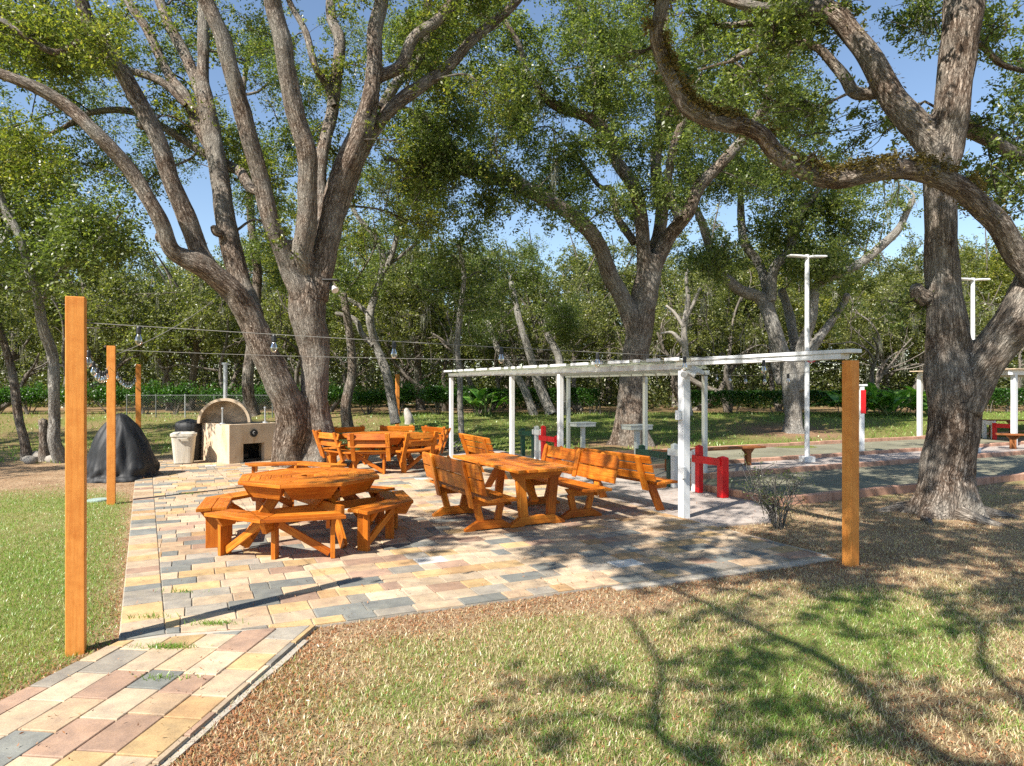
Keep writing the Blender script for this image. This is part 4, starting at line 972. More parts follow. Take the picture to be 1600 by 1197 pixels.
# ------------------------------------------------------------------ string lights
def catenary(a, b, sag, n=24):
    return [a + (b - a) * (i / n) + Vector((0, 0, -4 * sag * (i / n) * (1 - i / n))) for i in range(n + 1)]
def string_light(label, a, b, sag, ts, r=.003, name='string_light'):
    t = thing(name, label, 'string light' if ts else 'cable', a, 0, 'cables and bulb strings over the patio' ); P_ = catenary(Vector((0, 0, 0)), b - a, sag, 30)
    L = Limbs(); L.tube(np.array([(p.x, p.y, p.z, r) for p in P_]), 5, 0, cap=False); cb = L.mesh('cable', M['cable'], t)
    for q in ts:
        k = q * 30; i = min(29, int(k)); p = P_[i].lerp(P_[i + 1], k - i); s = MB()
        s.lathe(p, [(.012, -.002), (.016, -.012), (.017, -.05), (.014, -.055)], 10)
        g = MB(); g.lathe(p, [(.012, -.052), (.016, -.07), (.023, -.09), (.025, -.105), (.020, -.122), (.010, -.135)], 12); gb = g.build('bulb', M['glass'], t, smooth=True); s.build('socket', M['black'], gb)
M['cable'] = mplain('grey cable', (.2, .19, .17), .6, .1)
a = PA + Vector((.06, 0, 2.235)); b_ = PE + Vector((-.07, 0, 2.03))
string_light('bulb string from the nearest orange post to the orange corner post', a, b_, .02, [.049 + .1337 * k for k in range(7)])
string_light('bulb string looping between the two left orange posts', PA + Vector((0, .07, 2.16)), PB + Vector((0, -.07, 2.10)), .16, [.12, .25, .38, .5, .62, .74, .86])
string_light('bulb string from the second to the farthest left orange post', PB + Vector((0, .07, 2.12)), PC + Vector((0, -.07, 2.12)), .25, [.1, .2, .3, .4, .5, .6, .7, .8, .9])
string_light('bulb string low behind the trunk between the far orange posts', PC + Vector((.07, 0, 2.2)), PD + Vector((-.07, 0, 2.1)), .25, [])
string_light('bare cable from the second orange post across to the pergola', PB + Vector((.06, 0, 2.36)), Vector((2.30, 9.3, 2.15)), .05, [])
string_light('slanting rope from the second orange post up to the big trunk', PB + Vector((.06, 0, 2.28)), px(335, 468, 14.8), .1, [], .007)
string_light('short bulb string below the long beam behind the corner post', PE + Vector((-.07, .02, 1.98)), Vector((3.94, 13.9, 2.06)), .06, [.25, .4, .55, .7, .85])

# ------------------------------------------------------------------ big oaks
def oak1():
    Y = 15.4; b = gp(478, 727); b = Vector((b.x, Y, -.05)); t = Tree(b, 21); t.L.vox = 0.035
    big = dict(step=.07, seg=36, rough=.16)
    t.limb([(497, 735, 30), (497, 690, 26), (494, 620, 23), (490, 550, 25), (484, 490, 30), (478, 440, 30), (478, 420, 22)], Y, **big, flare=(.35, .35, 5), cap=False)
    t.limb([(457, 735, 28), (452, 700, 25), (456, 650, 25), (440, 600, 24), (415, 550, 23), (393, 505, 22), (370, 465, 21), (345, 437, 19), (318, 416, 19), (290, 404, 17), (268, 388, 14), (250, 340, 13), (205, 270, 13), (155, 212, 12), (100, 165, 11), (45, 132, 10), (-30, 100, 9), (-130, 60, 7)], Y, -3.0, **big, flare=(.35, .4, 4))
    t.limb([(350, 440, 10), (328, 418, 16), (310, 393, 16), (293, 350, 16), (275, 300, 15), (255, 245, 15), (236, 195, 14), (203, 135, 14), (170, 80, 13), (140, 30, 12), (118, -40, 11), (90, -140, 8)], Y - .9, -1.0, step=.08, seg=26, rough=.14)
    t.limb([(405, 525, 12), (392, 485, 18), (378, 445, 18), (366, 400, 18), (352, 340, 17), (343, 280, 16), (332, 215, 16), (322, 160, 14), (318, 110, 10), (322, 60, 10), (316, 0, 9), (320, -80, 8), (330, -200, 5)], Y - .1, 2.2, step=.08, seg=26, rough=.14)
    t.limb([(328, 218, 6), (318, 180, 9), (305, 135, 10), (280, 80, 10), (258, 30, 9), (230, -40, 8), (200, -120, 5)], Y + 1.0, 1.6, step=.1, seg=16)
    t.limb([(335, 250, 5), (310, 198, 9), (285, 150, 9), (262, 110, 8), (230, 50, 8), (200, 0, 7), (180, -60, 5)], Y + .85, 2, step=.1, seg=14)
    t.limb([(485, 500, 12), (472, 465, 17), (452, 432, 16), (436, 390, 15), (422, 340, 15), (405, 280, 15), (392, 220, 15), (375, 165, 15), (362, 110, 14), (345, 55, 14), (322, 0, 13), (300, -60, 12), (260, -150, 9), (200, -260, 5)], Y, -1.9, step=.08, seg=26, rough=.14)
    t.limb([(480, 470, 14), (477, 430, 19), (474, 400, 18), (480, 350, 18), (481, 300, 17), (478, 240, 17), (464, 180, 16), (450, 120, 16), (443, 70, 16), (430, 20, 15), (420, -40, 14), (400, -130, 10), (380, -240, 6)], Y, -1.6, step=.08, seg=26, rough=.14)
    t.limb([(492, 465, 24), (505, 410, 21), (515, 360, 21), (528, 300, 20), (545, 250, 20), (563, 205, 18), (578, 150, 15), (585, 100, 14), (586, 50, 13), (592, 0, 12), (600, -70, 10), (620, -160, 7)], Y, .3, step=.08, seg=26, rough=.14)
    t.limb([(560, 215, 7), (574, 165, 12), (590, 130, 11), (620, 95, 11), (650, 60, 10), (685, 25, 10), (715, -15, 9), (760, -80, 6)], Y, 1, step=.1, seg=16)
    t.limb([(530, 345, 8), (545, 290, 15), (566, 235, 14), (596, 185, 12), (628, 155, 12), (665, 130, 11), (700, 103, 10), (735, 68, 9), (765, 38, 9), (800, 5, 8), (850, -50, 6)], Y + .15, 2.0, step=.08, seg=20, rough=.14)
    t.limb([(596, 170, 9), (625, 130, 9), (655, 95, 9), (668, 55, 8), (672, 0, 8), (680, -70, 5)], Y + 1.4, 1.5, step=.1, seg=12)
    t.limb([(500, 440, 9, -1.2), (503, 370, 13, -.9), (503, 300, 12, -.3), (500, 240, 11), (510, 180, 11), (526, 130, 11), (528, 70, 10), (518, 10, 9), (520, -60, 6)], Y + 1.2, 1.5, step=.1, seg=16)
    t.limb([(522, 165, 5, .6), (510, 130, 7, .4), (495, 100, 6), (475, 50, 6), (455, 5, 5), (430, -50, 4)], Y + 1.4, .6, step=.1, seg=10)
    t.limb([(410, 305, 5, -2.1), (392, 285, 9, -1.6), (370, 262, 9, -.6), (330, 245, 8), (285, 215, 7), (240, 190, 6), (190, 172, 6), (140, 180, 5), (100, 200, 4), (40, 230, 3)], Y + 1.5, 1.5, step=.1, seg=10)
    t.limb([(290, 165, 5), (250, 125, 7), (200, 110, 6), (130, 85, 7), (80, 75, 6), (35, 60, 6), (-20, 55, 5)], Y + 1.0, 1.0, step=.1, seg=10)
    t.limb([(128, 62, 5), (90, 80, 6), (50, 65, 5), (0, 30, 4)], Y - 1.6, -.5, step=.1, seg=8)
    for x, y, r, dx, dy in ((452, 385, 10, 8, -4), (262, 378, 11, -16, -8), (226, 196, 8, -10, 2), (345, 365, 8, -9, -8)):   # old pruning knobs
        t.limb([(x, y, r), (x + dx * .6, y + dy * .6, r), (x + dx, y + dy, r * .8)], (Y + .25 if x < 400 else Y - .3) if x > 300 else Y - 1.2, step=.03, seg=16, rough=.12)
    K = dict(leaves=2000)
    t.region(-40, 140, -20, 110, 12, 13, 17, **K); t.region(-60, 110, 150, 330, 12, 16, 18.5, **K); t.region(-40, 60, 260, 360, 4, 16, 18, **K)
    t.region(130, 340, 20, 300, 15, 16.5, 19, R=(.6, 1.0), leaves=1700); t.region(340, 540, 20, 330, 13, 17, 19.5, R=(.6, .9), leaves=1600)
    t.region(560, 800, -30, 230, 14, 15.5, 18.5, R=(.5, .9), leaves=1500); t.region(-100, 800, -130, -10, 20, 14, 18.5, R=(.7, 1.1), leaves=1000)
    t.region(100, 750, -450, -150, 12, 14, 18, R=(.9, 1.4), leaves=450); t.region(330, 690, 230, 400, 16, 17, 20, R=(.5, .9), leaves=1300); t.region(-60, 800, 0, 260, 18, 16, 20, R=(.4, .7), leaves=1300)
    t.sprouts(50); t.mossy(10, .3, .8)
    r = t.finish('oak_tree', 'huge oak with two fused trunks and many bare rising limbs', 'bark', 'leafy', tintmean=.36)
    # flood light on the trunk
    q = thing('flood_light', 'small white flood light under a dark cap on the big trunk', 'flood light', px(517, 448, 14.85)); bb = MB(); bb.cyl((.06, -.02, .0), (.12, -.1, -.1), .03, .075, 14); bb.build('lamp_head', M['white'], q)
    bb = MB(); bb.box((0, 0, .14), (.34, .22, .03)); bb.box((-.02, .08, .04), (.05, .1, .2)); bb.build('cap', M['black'], q, .01)
oak1()
def oak2():
    Y = 21.4; b = Vector((gp(985, 692).x, Y, -.05)); t = Tree(b, 33); t.L.vox = 0.05
    t.limb([(985, 700, 29), (985, 660, 25), (988, 610, 23), (992, 560, 22), (998, 510, 23), (1005, 470, 22), (1012, 430, 22), (1018, 400, 20)], Y, step=.1, seg=32, rough=.12, flare=(.5, .75, 5), cap=False)
    t.limb([(998, 560, 9), (988, 512, 16), (975, 470, 15), (955, 430, 15), (938, 390, 14), (922, 362, 14), (900, 343, 13), (870, 323, 12), (835, 305, 12), (800, 288, 12), (762, 272, 11), (735, 255, 9), (708, 232, 8), (682, 205, 7), (660, 185, 6), (630, 165, 5), (600, 150, 4)], Y, -3, step=.12, seg=22, rough=.13)
    t.limb([(760, 272, 7), (720, 266, 7), (680, 262, 6), (640, 255, 5), (600, 245, 4)], Y - 2.2, -.5, step=.12, seg=10)
    t.limb([(1008, 470, 9), (1006, 430, 14), (1004, 395, 13), (1001, 340, 12), (985, 290, 12), (968, 250, 11), (948, 215, 11), (928, 190, 10), (905, 175, 9), (870, 165, 9), (850, 145, 7), (825, 110, 6), (808, 70, 5), (790, 30, 4)], Y, -1.8, step=.12, seg=18, rough=.12)
    t.limb([(1010, 450, 9), (1016, 410, 14), (1030, 370, 12), (1035, 320, 11), (1030, 260, 10), (1032, 200, 9), (1030, 130, 8), (1040, 50, 7), (1040, -40, 5)], Y, 2, step=.12, seg=16)
    t.limb([(1020, 420, 16), (1045, 370, 13), (1068, 330, 12), (1095, 295, 11), (1130, 250, 10), (1165, 210, 9), (1195, 165, 8), (1210, 120, 7), (1240, 70, 5)], Y, -1.5, step=.12, seg=18, rough=.12)
    t.limb([(1060, 340, 8), (1045, 290, 7), (1050, 230, 7), (1070, 180, 6), (1090, 130, 5)], Y - .8, -.5, step=.12, seg=12)
    t.limb([(948, 220, 7), (940, 170, 7), (930, 120, 6), (915, 60, 6), (905, 0, 4)], Y - .6, 1, step=.12, seg=12)
    t.limb([(992, 380, 8), (965, 340, 6), (958, 300, 6), (935, 290, 4), (900, 240, 3)], Y + 1, 1, step=.12, seg=10)
    K = dict(leaves=2100, leafsp=.2)
    t.region(620, 1010, 10, 340, 84, 18, 25, R=(.55, 1.0), **K); t.region(1000, 1260, 20, 330, 44, 20, 25, R=(.5, .9), **K)
    t.region(700, 1200, -100, 20, 16, 19, 25, R=(.9, 1.3), leaves=900, leafsp=.2); t.region(650, 760, 130, 300, 8, 18, 20, R=(.6, .9), **K)
    t.sprouts(60, 1300, .16, .17); t.mossy(26, .5, 1.4, (600, 900, 100, 330)); t.mossy(18, .5, 1.2)
    t.finish('oak_tree', 'wide oak in the middle with a mossy limb reaching left over the pergola', 'bark', 'leaf', (.1, .046), tintmean=.5)
oak2()
def oak3():
    Y = 9.75; b = Vector((gp(1478, 800).x, Y, -.06)); t = Tree(b, 45); t.L.vox = 0.024; t.slim = .87; big = dict(step=.05, seg=44, rough=.13)
    t.limb([(1478, 812, 50), (1478, 780, 45), (1482, 730, 41), (1488, 680, 40), (1493, 630, 41), (1493, 590, 45), (1485, 545, 38), (1478, 500, 31), (1472, 450, 27), (1470, 400, 26), (1468, 340, 25), (1470, 280, 26), (1474, 230, 31), (1482, 170, 29), (1492, 110, 29), (1500, 60, 29), (1505, 0, 32), (1515, -70, 28), (1530, -200, 20)], Y, **big, flare=(.26, .75, 5))
    t.limb([(1500, 640, 34), (1528, 585, 34), (1560, 540, 34), (1590, 500, 35), (1620, 450, 38), (1650, 380, 36), (1700, 300, 30), (1760, 200, 26), (1800, 60, 20)], Y - .1, -.8, **big)
    t.limb([(1625, 440, 22), (1592, 395, 20), (1560, 355, 20), (1535, 325, 19), (1505, 298, 19), (1470, 280, 18), (1430, 268, 18), (1390, 265, 17), (1350, 272, 17), (1310, 280, 17), (1275, 275, 16), (1240, 258, 16), (1210, 235, 15), (1190, 210, 15), (1160, 196, 15), (1125, 192, 15), (1090, 178, 14), (1068, 160, 14), (1050, 125, 13), (1035, 90, 12), (1025, 50, 12), (1035, 5, 12), (1040, -50, 11), (1020, -160, 8)], Y - .7, -.6, step=.05, seg=30, rough=.16)
    t.limb([(1472, 245, 28), (1440, 205, 25), (1410, 170, 23), (1385, 140, 21), (1355, 95, 19), (1330, 50, 18), (1300, 20, 17), (1260, 12, 14), (1210, 14, 11), (1160, 8, 9), (1110, -10, 8), (1050, -40, 6)], Y, 1.2, step=.06, seg=28, rough=.13)
    t.limb([(1380, 145, 11), (1345, 143, 11), (1320, 122, 10), (1300, 98, 9), (1270, 78, 8), (1235, 68, 8), (1200, 72, 7), (1165, 85, 6), (1140, 100, 5)], Y + .4, .8, step=.07, seg=16, rough=.12)
    t.limb([(1300, 30, 10), (1260, 35, 9), (1220, 30, 8), (1170, 40, 6), (1120, 40, 5)], Y + 1.2, .4, step=.1, seg=12)
    t.limb([(1490, 180, 16), (1515, 200, 15), (1545, 218, 13), (1575, 232, 12), (1620, 250, 11), (1700, 270, 8)], Y + .6, 1.2, step=.07, seg=18, rough=.13)
    t.limb([(1505, 60, 8), (1530, 75, 6), (1565, 100, 5), (1600, 112, 4)], Y + .8, .5, step=.07, seg=10)
    for x, y, r, dx, dy in ((1448, 470, 14, -22, -20),):
        t.limb([(x, y, r), (x + dx * .5, y + dy * .5, r), (x + dx, y + dy, r * .7)], Y, step=.03, seg=16, rough=.12)
    for k in range(6):   # surface roots
        a = k * 1.05 + .4; g0 = []; r0 = .13
        for i in range(5): rr = .25 + i * .2; g0.append((math.cos(a + i * .12) * rr, math.sin(a + i * .12) * rr, .12 - i * .035, r0 * (1 - i * .2)))
        t.wlimb(g0, step=.06, seg=10)
    t.region(1010, 1270, -20, 200, 34, 9.5, 13, R=(.3, .55), leaves=2400, leafsp=.11); t.region(1200, 1460, -30, 70, 10, 10, 12.5, R=(.35, .6), leaves=2400, leafsp=.11)
    t.region(1180, 1460, 130, 270, 9, 11, 13.5, R=(.3, .5), leaves=2200, leafsp=.11); t.region(1500, 1640, 0, 330, 22, 10.5, 13, R=(.3, .6), leaves=2400, leafsp=.11)
    t.region(1400, 1500, 0, 120, 3, 11, 13, R=(.3, .5), leaves=2200, leafsp=.11)
    t.region(1000, 1750, -300, -60, 16, 9.5, 13, R=(.5, .8), leaves=1100, leafsp=.14)
    t.sprouts(26, 2400, .12, .10); t.mossy(8, .3, .9, (1020, 1600, 0, 480), .7); r = t.finish('oak_tree', 'thick oak at right with a fern covered limb drooping across the sky', 'bark', 'leaf', (.075, .035), tintmean=.5)
    # resurrection fern along the drooping limb
    P_ = []
    for pth in t.L.samp[2:4]:
        n = len(pth)
        for i in range(n):
            dens = 120 if pth is t.L.samp[2] and .14 * n < i < .97 * n else 6
            tt = pth[min(i + 1, n - 1), :3] - pth[i - 1, :3]; tt /= np.linalg.norm(tt) + 1e-9; sd = np.cross(tt, [0, 0, 1]); sd /= np.linalg.norm(sd) + 1e-6; upv = np.cross(sd, tt)
            for _ in range(dens):
                a = t.g.normal(0, 1.0); P_.append(pth[i, :3] + (upv * math.cos(a) + sd * math.sin(a)) * (pth[i, 3] * 1.05 + abs(t.g.normal()) * .05) + t.g.normal(size=3) * .015)
    P_ = np.array(P_); keep = np.array([mnoise.noise(Vector(p) * 3.5) > -.05 for p in P_]); crown_mesh('limb_fern', P_[keep], M['fern'], .06, .022, r, 77, None, .8)
oak3()
def oak4():
    Y = 25.6; b = Vector((gp(1238, 678).x, Y, .0)); t = Tree(b, 52); t.L.vox = 0.055; k = dict(step=.12, seg=18, rough=.12)
    t.limb([(1240, 685, 17), (1240, 650, 14), (1235, 610, 14), (1228, 570, 13), (1215, 540, 13), (1205, 500, 13), (1190, 475, 11), (1160, 455, 10), (1130, 432, 9), (1115, 405, 9), (1105, 385, 8), (1095, 350, 7), (1080, 310, 5)], Y, **k, flare=(.4, .6, 5))
    t.limb([(1222, 600, 10), (1215, 560, 10), (1208, 500, 9), (1200, 450, 9), (1190, 410, 8), (1172, 380, 8), (1160, 340, 7), (1158, 290, 5)], Y + .4, .5, **k)
    t.limb([(1205, 470, 9), (1212, 420, 9), (1235, 390, 8), (1245, 350, 8), (1260, 320, 7), (1285, 290, 5)], Y, -.5, **k)
    t.limb([(1250, 610, 11), (1252, 550, 10), (1262, 500, 9), (1278, 455, 9), (1310, 430, 9), (1345, 412, 8), (1375, 390, 8), (1400, 365, 7), (1415, 335, 6), (1428, 310, 5)], Y, -1, **k)
    t.limb([(1260, 560, 9), (1280, 530, 8), (1300, 500, 7), (1318, 470, 6), (1325, 462, 6)], Y - .4, -.3, **k)
    t.limb([(1255, 640, 10), (1248, 580, 9), (1232, 500, 8), (1225, 450, 7)], Y + .8, .4, **k)
    t.region(1050, 1340, 170, 420, 36, 24, 28, R=(.8, 1.3), leaves=1300, leafsp=.22); t.region(1290, 1430, 280, 420, 9, 24, 27, R=(.7, 1.1), leaves=1300, leafsp=.22)
    t.sprouts(30, 1200, .16, .18); t.mossy(10, .5, 1.2); t.finish('oak_tree', 'forked oak behind the courts beside the tall white lamp post', 'barkgrey', 'leaf', (.12, .055), tintmean=.55)
oak4()
def slim(label, pts, Y, dY, seed, regs, bark='barkgrey', leaf='leaf', seg=12, extra=(), group=None, leaves=1500, moss=0, size=(.1, .045), name='oak_tree', zb=0):
    b = Vector(((pts[0][0] - 800) / F * Y, Y, zb)); t = Tree(b, seed); t.limb(pts, Y, dY, step=.12, seg=seg, rough=.1, flare=(.25, .4, 4))
    for e in extra: t.limb(e, Y, dY, step=.12, seg=8, rough=.08)
    for rg in regs: t.region(*rg[:5], Y - rg[5], Y + rg[5], R=rg[6], leaves=leaves, leafsp=.2)
    if moss: t.mossy(moss, .4, 1.1)
    return t.finish(name, label, bark, leaf, size, group)
slim('slender grey tree leaning left at the left edge', [(98, 722, 12), (95, 690, 10), (86, 650, 9), (80, 600, 9), (76, 560, 9), (66, 510, 9), (58, 470, 8), (47, 420, 8), (32, 370, 7), (10, 320, 7), (-10, 270, 5)], 16.4, -1, 61,
     [(-80, 190, 320, 440, 22, 2.2, (.6, 1.0))], extra=[[(60, 480, 4), (100, 420, 4), (150, 380, 3), (190, 330, 2)], [(20, 330, 4), (0, 380, 4), (-40, 400, 3)]], leaves=1900, bark='barkgrey')
slim('thin dark trunk left of the leaning grey tree', [(43, 722, 8), (42, 690, 7), (36, 650, 7), (26, 600, 7), (14, 560, 6), (2, 520, 6), (-15, 460, 5)], 16.8, .4, 62, [(-80, 40, 400, 520, 6, 1.5, (.5, .8))], bark='bark')
b_ = Vector((gp(73, 718).x, 16.6, -.03)); t = Limbs(); t.tube(smooth_path([(0, 0, 0, .12), (.0, 0, .5, .10), (-.02, 0, 1.0, .095)], .06), 14, .14, (.12, .5, 4)); o = t.mesh('tree_stump', M['bark'], None); o.location = b_; tag(o, 'cut grey stump between the two thin trunks at left', 'stump')
slim('grey twisting tree right of the big oak', [(618, 662, 8), (610, 620, 8), (600, 585, 8), (583, 545, 7), (581, 500, 7), (585, 460, 6), (598, 420, 6), (592, 380, 5), (560, 340, 4), (540, 310, 3)], 25.5, 0, 63,
     [(530, 680, 250, 420, 14, 2, (.6, 1.1))], extra=[[(583, 500, 5), (560, 478, 4), (530, 462, 3)], [(590, 440, 5), (610, 400, 5), (625, 340, 4), (640, 300, 3)], [(583, 540, 5), (565, 520, 5), (555, 500, 5), (525, 490, 4)], [(598, 420, 4), (625, 400, 3), (650, 380, 3)]], moss=8, zb=.1)
slim('tall thin tree behind the left end of the pergola', [(722, 690, 5), (718, 640, 5), (720, 590, 5), (715, 540, 5), (722, 480, 5), (724, 430, 4), (716, 380, 4)], 22.5, 0, 64, [(660, 770, 340, 480, 8, 1.5, (.6, .9))], moss=4)
slim('dark straight trunk behind the oven', [(395, 650, 11), (393, 600, 10), (392, 540, 9), (398, 480, 8), (400, 420, 8), (395, 350, 7), (385, 260, 6), (380, 160, 5), (390, 60, 3)], 28, 0, 65, [(330, 470, 300, 460, 8, 2, (.8, 1.2)), (130, 600, 10, 270, 16, 3, (1.0, 1.6))], bark='bark', zb=.3)
slim('dark trunk behind the far octagonal table', [(545, 676, 10), (545, 630, 9), (548, 580, 8), (545, 520, 7), (535, 460, 6)], 25, 0, 66, [(480, 600, 330, 480, 7, 2, (.7, 1.1))], bark='bark')
slim('leaning twin trunk tree behind the pergola middle', [(862, 648, 9), (850, 620, 9), (838, 590, 8), (825, 550, 7), (810, 500, 6), (800, 440, 5)], 32, 0, 67, [(740, 900, 380, 520, 12, 2, (.9, 1.4))], extra=[[(886, 648, 9), (880, 600, 8), (868, 560, 7), (852, 520, 6)], [(835, 650, 8), (815, 600, 7), (780, 550, 6), (760, 500, 5)]], zb=.45)
slim('bare white dead tree between the oak and the lamp post', [(1076, 650, 6), (1074, 600, 6), (1072, 560, 6), (1068, 510, 5), (1074, 470, 4), (1072, 440, 3), (1074, 420, 2)], 31, 0, 68, [], 'dead', extra=[[(1072, 545, 5), (1060, 530, 4), (1048, 520, 3), (1032, 522, 2)], [(1068, 510, 4), (1055, 490, 3), (1040, 478, 2)], [(1070, 500, 4), (1085, 470, 3), (1095, 450, 2)]], zb=.4)
# the oak standing behind the photographer, its limbs shade the lawn
def oak0():
    t = Tree((-4.5, -7.0, -.05), 71); K = 1 / math.tan(R_(SUN_EL)); SX, SY = SD.x * K, SD.y * K
    def S_(gx, gy, h): return (gx - SX * h + 4.5, gy - SY * h + 7.0, h + .05)
    t.wlimb([(0, 0, 0, .45), (.05, .1, 1.5, .38), (.1, .2, 3.2, .36), (.3, .6, 4.6, .32)], seg=20)
    A = (.3, .6, 4.5)
    t.wlimb([(*A, .22), (*S_(2.3, 2.4, 6.0), 0.086), (*S_(2.05, 3.4, 6.3), 0.056), (*S_(2.1, 4.4, 6.5), 0.050), (*S_(1.85, 5.1, 6.7), 0.040), (*S_(1.4, 6.2, 6.9), 0.030), (*S_(.6, 7.6, 7.2), 0.020)], seg=10)
    t.wlimb([(*A, .22), (*S_(3.4, 2.3, 6.4), 0.079), (*S_(3.0, 3.5, 6.8), 0.053), (*S_(3.05, 4.4, 7.2), 0.040), (*S_(3.6, 5.4, 7.4), 0.033), (*S_(3.2, 6.8, 7.8), 0.026), (*S_(2.6, 8.4, 8.2), 0.017)], seg=10)
    t.wlimb([(*A, .2), (*S_(.9, 2.3, 6.0), 0.059), (*S_(.75, 3.6, 6.3), 0.036), (*S_(.95, 4.4, 6.5), 0.030), (*S_(.9, 5.4, 6.7), 0.020)], seg=8)
    t.wlimb([(*A, .22), (*S_(5.0, 3.2, 7.0), 0.079), (*S_(4.6, 5.0, 7.5), 0.053), (*S_(5.2, 6.6, 8), 0.033)], seg=8)
    for _ in range(26):      # thin bare side branches
        A_ = np.vstack(t.L.samp); A_ = A_[(A_[:, 3] < .09) & (A_[:, 2] > 5)]; q = A_[t.g.integers(len(A_))]; e = t.g.normal(size=3) * np.array([1, 1, .35]); e /= np.linalg.norm(e); L_ = t.g.uniform(.7, 1.8)
        t.wlimb([(*q[:3], .022), (*(q[:3] + e * L_ * .5 + t.g.normal(size=3) * .12), .015), (*(q[:3] + e * L_), .006)], step=.2, seg=5, rough=0)
    g = t.g
    def patch(n, x0, x1, y0, y1, h0, h1, R, lv):
        for _ in range(n): r = g.uniform(*R); t.blob(S_(g.uniform(x0, x1), g.uniform(y0, y1), g.uniform(h0, h1)), r, int(lv * .75 * r * r), tw=6, leafsp=.13)
    patch(18, 3.0, 6.8, 5.8, 8.8, 6.5, 8.5, (.5, .9), 1900); patch(40, 0.4, 5.4, 6.5, 9.4, 6.5, 8.5, (.3, .6), 2000); patch(26, 1.0, 7.0, 3.2, 6.4, 6.2, 7.6, (.25, .45), 1700); patch(40, 4.6, 12, 7.5, 16, 8, 11, (.5, .95), 1700); patch(16, 1.4, 5.4, 3.2, 5.8, 6.2, 7.2, (.28, .5), 1600)
    patch(8, -1.6, 2.2, 8.8, 14, 7, 9, (.35, .65), 1700); patch(16, 3.0, 9.0, 10, 14, 7, 9.5, (.5, .9), 1500); patch(6, -.2, 1.4, 3.4, 4.9, 6, 6.6, (.22, .4), 1400); patch(10, 4.5, 8, 4.2, 7, 6.5, 8, (.4, .7), 1500)
    patch(22, -1.5, 1.4, 7.3, 9.6, 6.8, 8.4, (.25, .5), 2000); patch(9, -1.6, 3.2, 9.6, 14, 7.5, 9.5, (.3, .6), 1900); patch(14, 3.5, 9, 10.5, 14, 8, 10, (.5, .9), 1900)
    t.finish('oak_tree', 'oak standing behind the viewer, shading the lawn', 'bark', 'leaf', (.095, .052))
oak0()

def oak_left():  # tree added with its trunk out of frame, to shade the left ground
    t = Tree((-18.5, 15.5, -.05), 75); A = (.3, .3, 3.8); t.wlimb([(0, 0, 0, .4), (.1, .1, 1.6, .33), (.2, .2, 3, .3), (*A, .27)], seg=18)
    for i in range(8):
        a = i * .785 + .2; t.wlimb([(*A, .17), (A[0] + math.cos(a) * 2, A[1] + math.sin(a) * 2, 6.0, .12), (A[0] + math.cos(a) * 4, A[1] + math.sin(a) * 4, 7.4 + (i % 3) * .8, .07), (A[0] + math.cos(a) * 5.4, A[1] + math.sin(a) * 6, 8.2 + (i % 3), .03)], seg=8)
    for i in range(96): a = t.g.uniform(0, 6.28); q = 7.6 * math.sqrt(t.g.random()); r = t.g.uniform(.7, 1.3); t.blob((math.cos(a) * q, math.sin(a) * q, t.g.uniform(5.6, 10.5)), r, int(900 * r * r), tw=7, leafsp=.2)
    t.finish('oak_tree', 'dark spreading oak added beyond the left edge to shade the ground by the fence', 'bark', 'leaf', (.11, .05))
oak_left()

# ------------------------------------------------------------------ shrubs, hedges, wood
def shrub_leaves(n, sz, seed, shape):
    g = np.random.default_rng(seed); P_ = g.uniform(-1, 1, (n * 3, 3)); P_ = P_[(P_ ** 2).sum(1) < 1][:n]; P_ = P_ * (.72 + .28 * g.random((len(P_), 1))) * np.array(shape); return P_
# bare twiggy shrub at the patio corner
t = Tree((3.42, 8.75, -.03), 81)
for k in range(24):
    a = t.g.uniform(0, 6.28); h = t.g.uniform(.45, .8); r = t.g.uniform(.12, .45); p0 = np.array([math.cos(a) * .05, math.sin(a) * .05, 0])
    pth = t.wlimb([(*p0, .008), (math.cos(a) * r * .35, math.sin(a) * r * .35, h * .4, .006), (math.cos(a + .3) * r * .8, math.sin(a + .3) * r * .8, h * .75, .004), (math.cos(a + .2) * r, math.sin(a + .2) * r, h, .002)], step=.06, seg=5, rough=0)
    for j in range(5):
        s = pth[int(len(pth) * t.g.uniform(.35, .95)), :3]; e = s + t.g.normal(size=3) * .1 + np.array([0, 0, .1]); t.L.tube(smooth_path([(*s, .003), (*e, .0015)], .05), 4, 0, keep=False); t.P.append(e + t.g.normal(size=(9, 3)) * .03)
t.finish('shrub', 'sparse twiggy shrub at the patio corner by the near court', 'barkgrey', 'leaf', (.03, .012), cat='shrub', trunkname='stems')
# hedge bushes at left, on bare legs
protos = []
def bush(seed, wd, label, loc, hgt=1.15):
    t = Tree(loc, seed)
    for k in range(7):
        a = t.g.uniform(0, 6.28); e = (math.cos(a) * wd * .5 * t.g.random(), math.sin(a) * .25, hgt * .6)
        t.wlimb([(math.cos(a) * .08, math.sin(a) * .08, 0, .035), (e[0] * .6, e[1] * .6, hgt * .35, .025), (*e, .015)], step=.15, seg=5, rough=0)
    g = t.g; t.P.append(shrub_leaves(2600, .1, seed, (wd * .62, .5, hgt * .36)) + np.array([0, 0, hgt * .76]))
    c = g.normal(size=(26, 3)) * np.array([wd * .4, .35, .12]) + np.array([0, 0, hgt * 1.0])
    t.P.append(c[g.integers(0, 26, 600)] + g.normal(size=(600, 3)) * .09)
    return t.finish('hedge_bush', label, 'barkfar', 'leafhedge', (.1, .055), 'leggy bushes forming the left hedge', .45, 'bush', 'stems')
pr = [bush(90 + i, 1.7, 'leggy green hedge bush in the row behind the left side', (-28 + i * 1.75, 32.5, .42)) for i in range(3)]
kmap = {}
for o in bpy.data.objects:
    if o.parent: kmap.setdefault(o.parent.name, []).append(o)
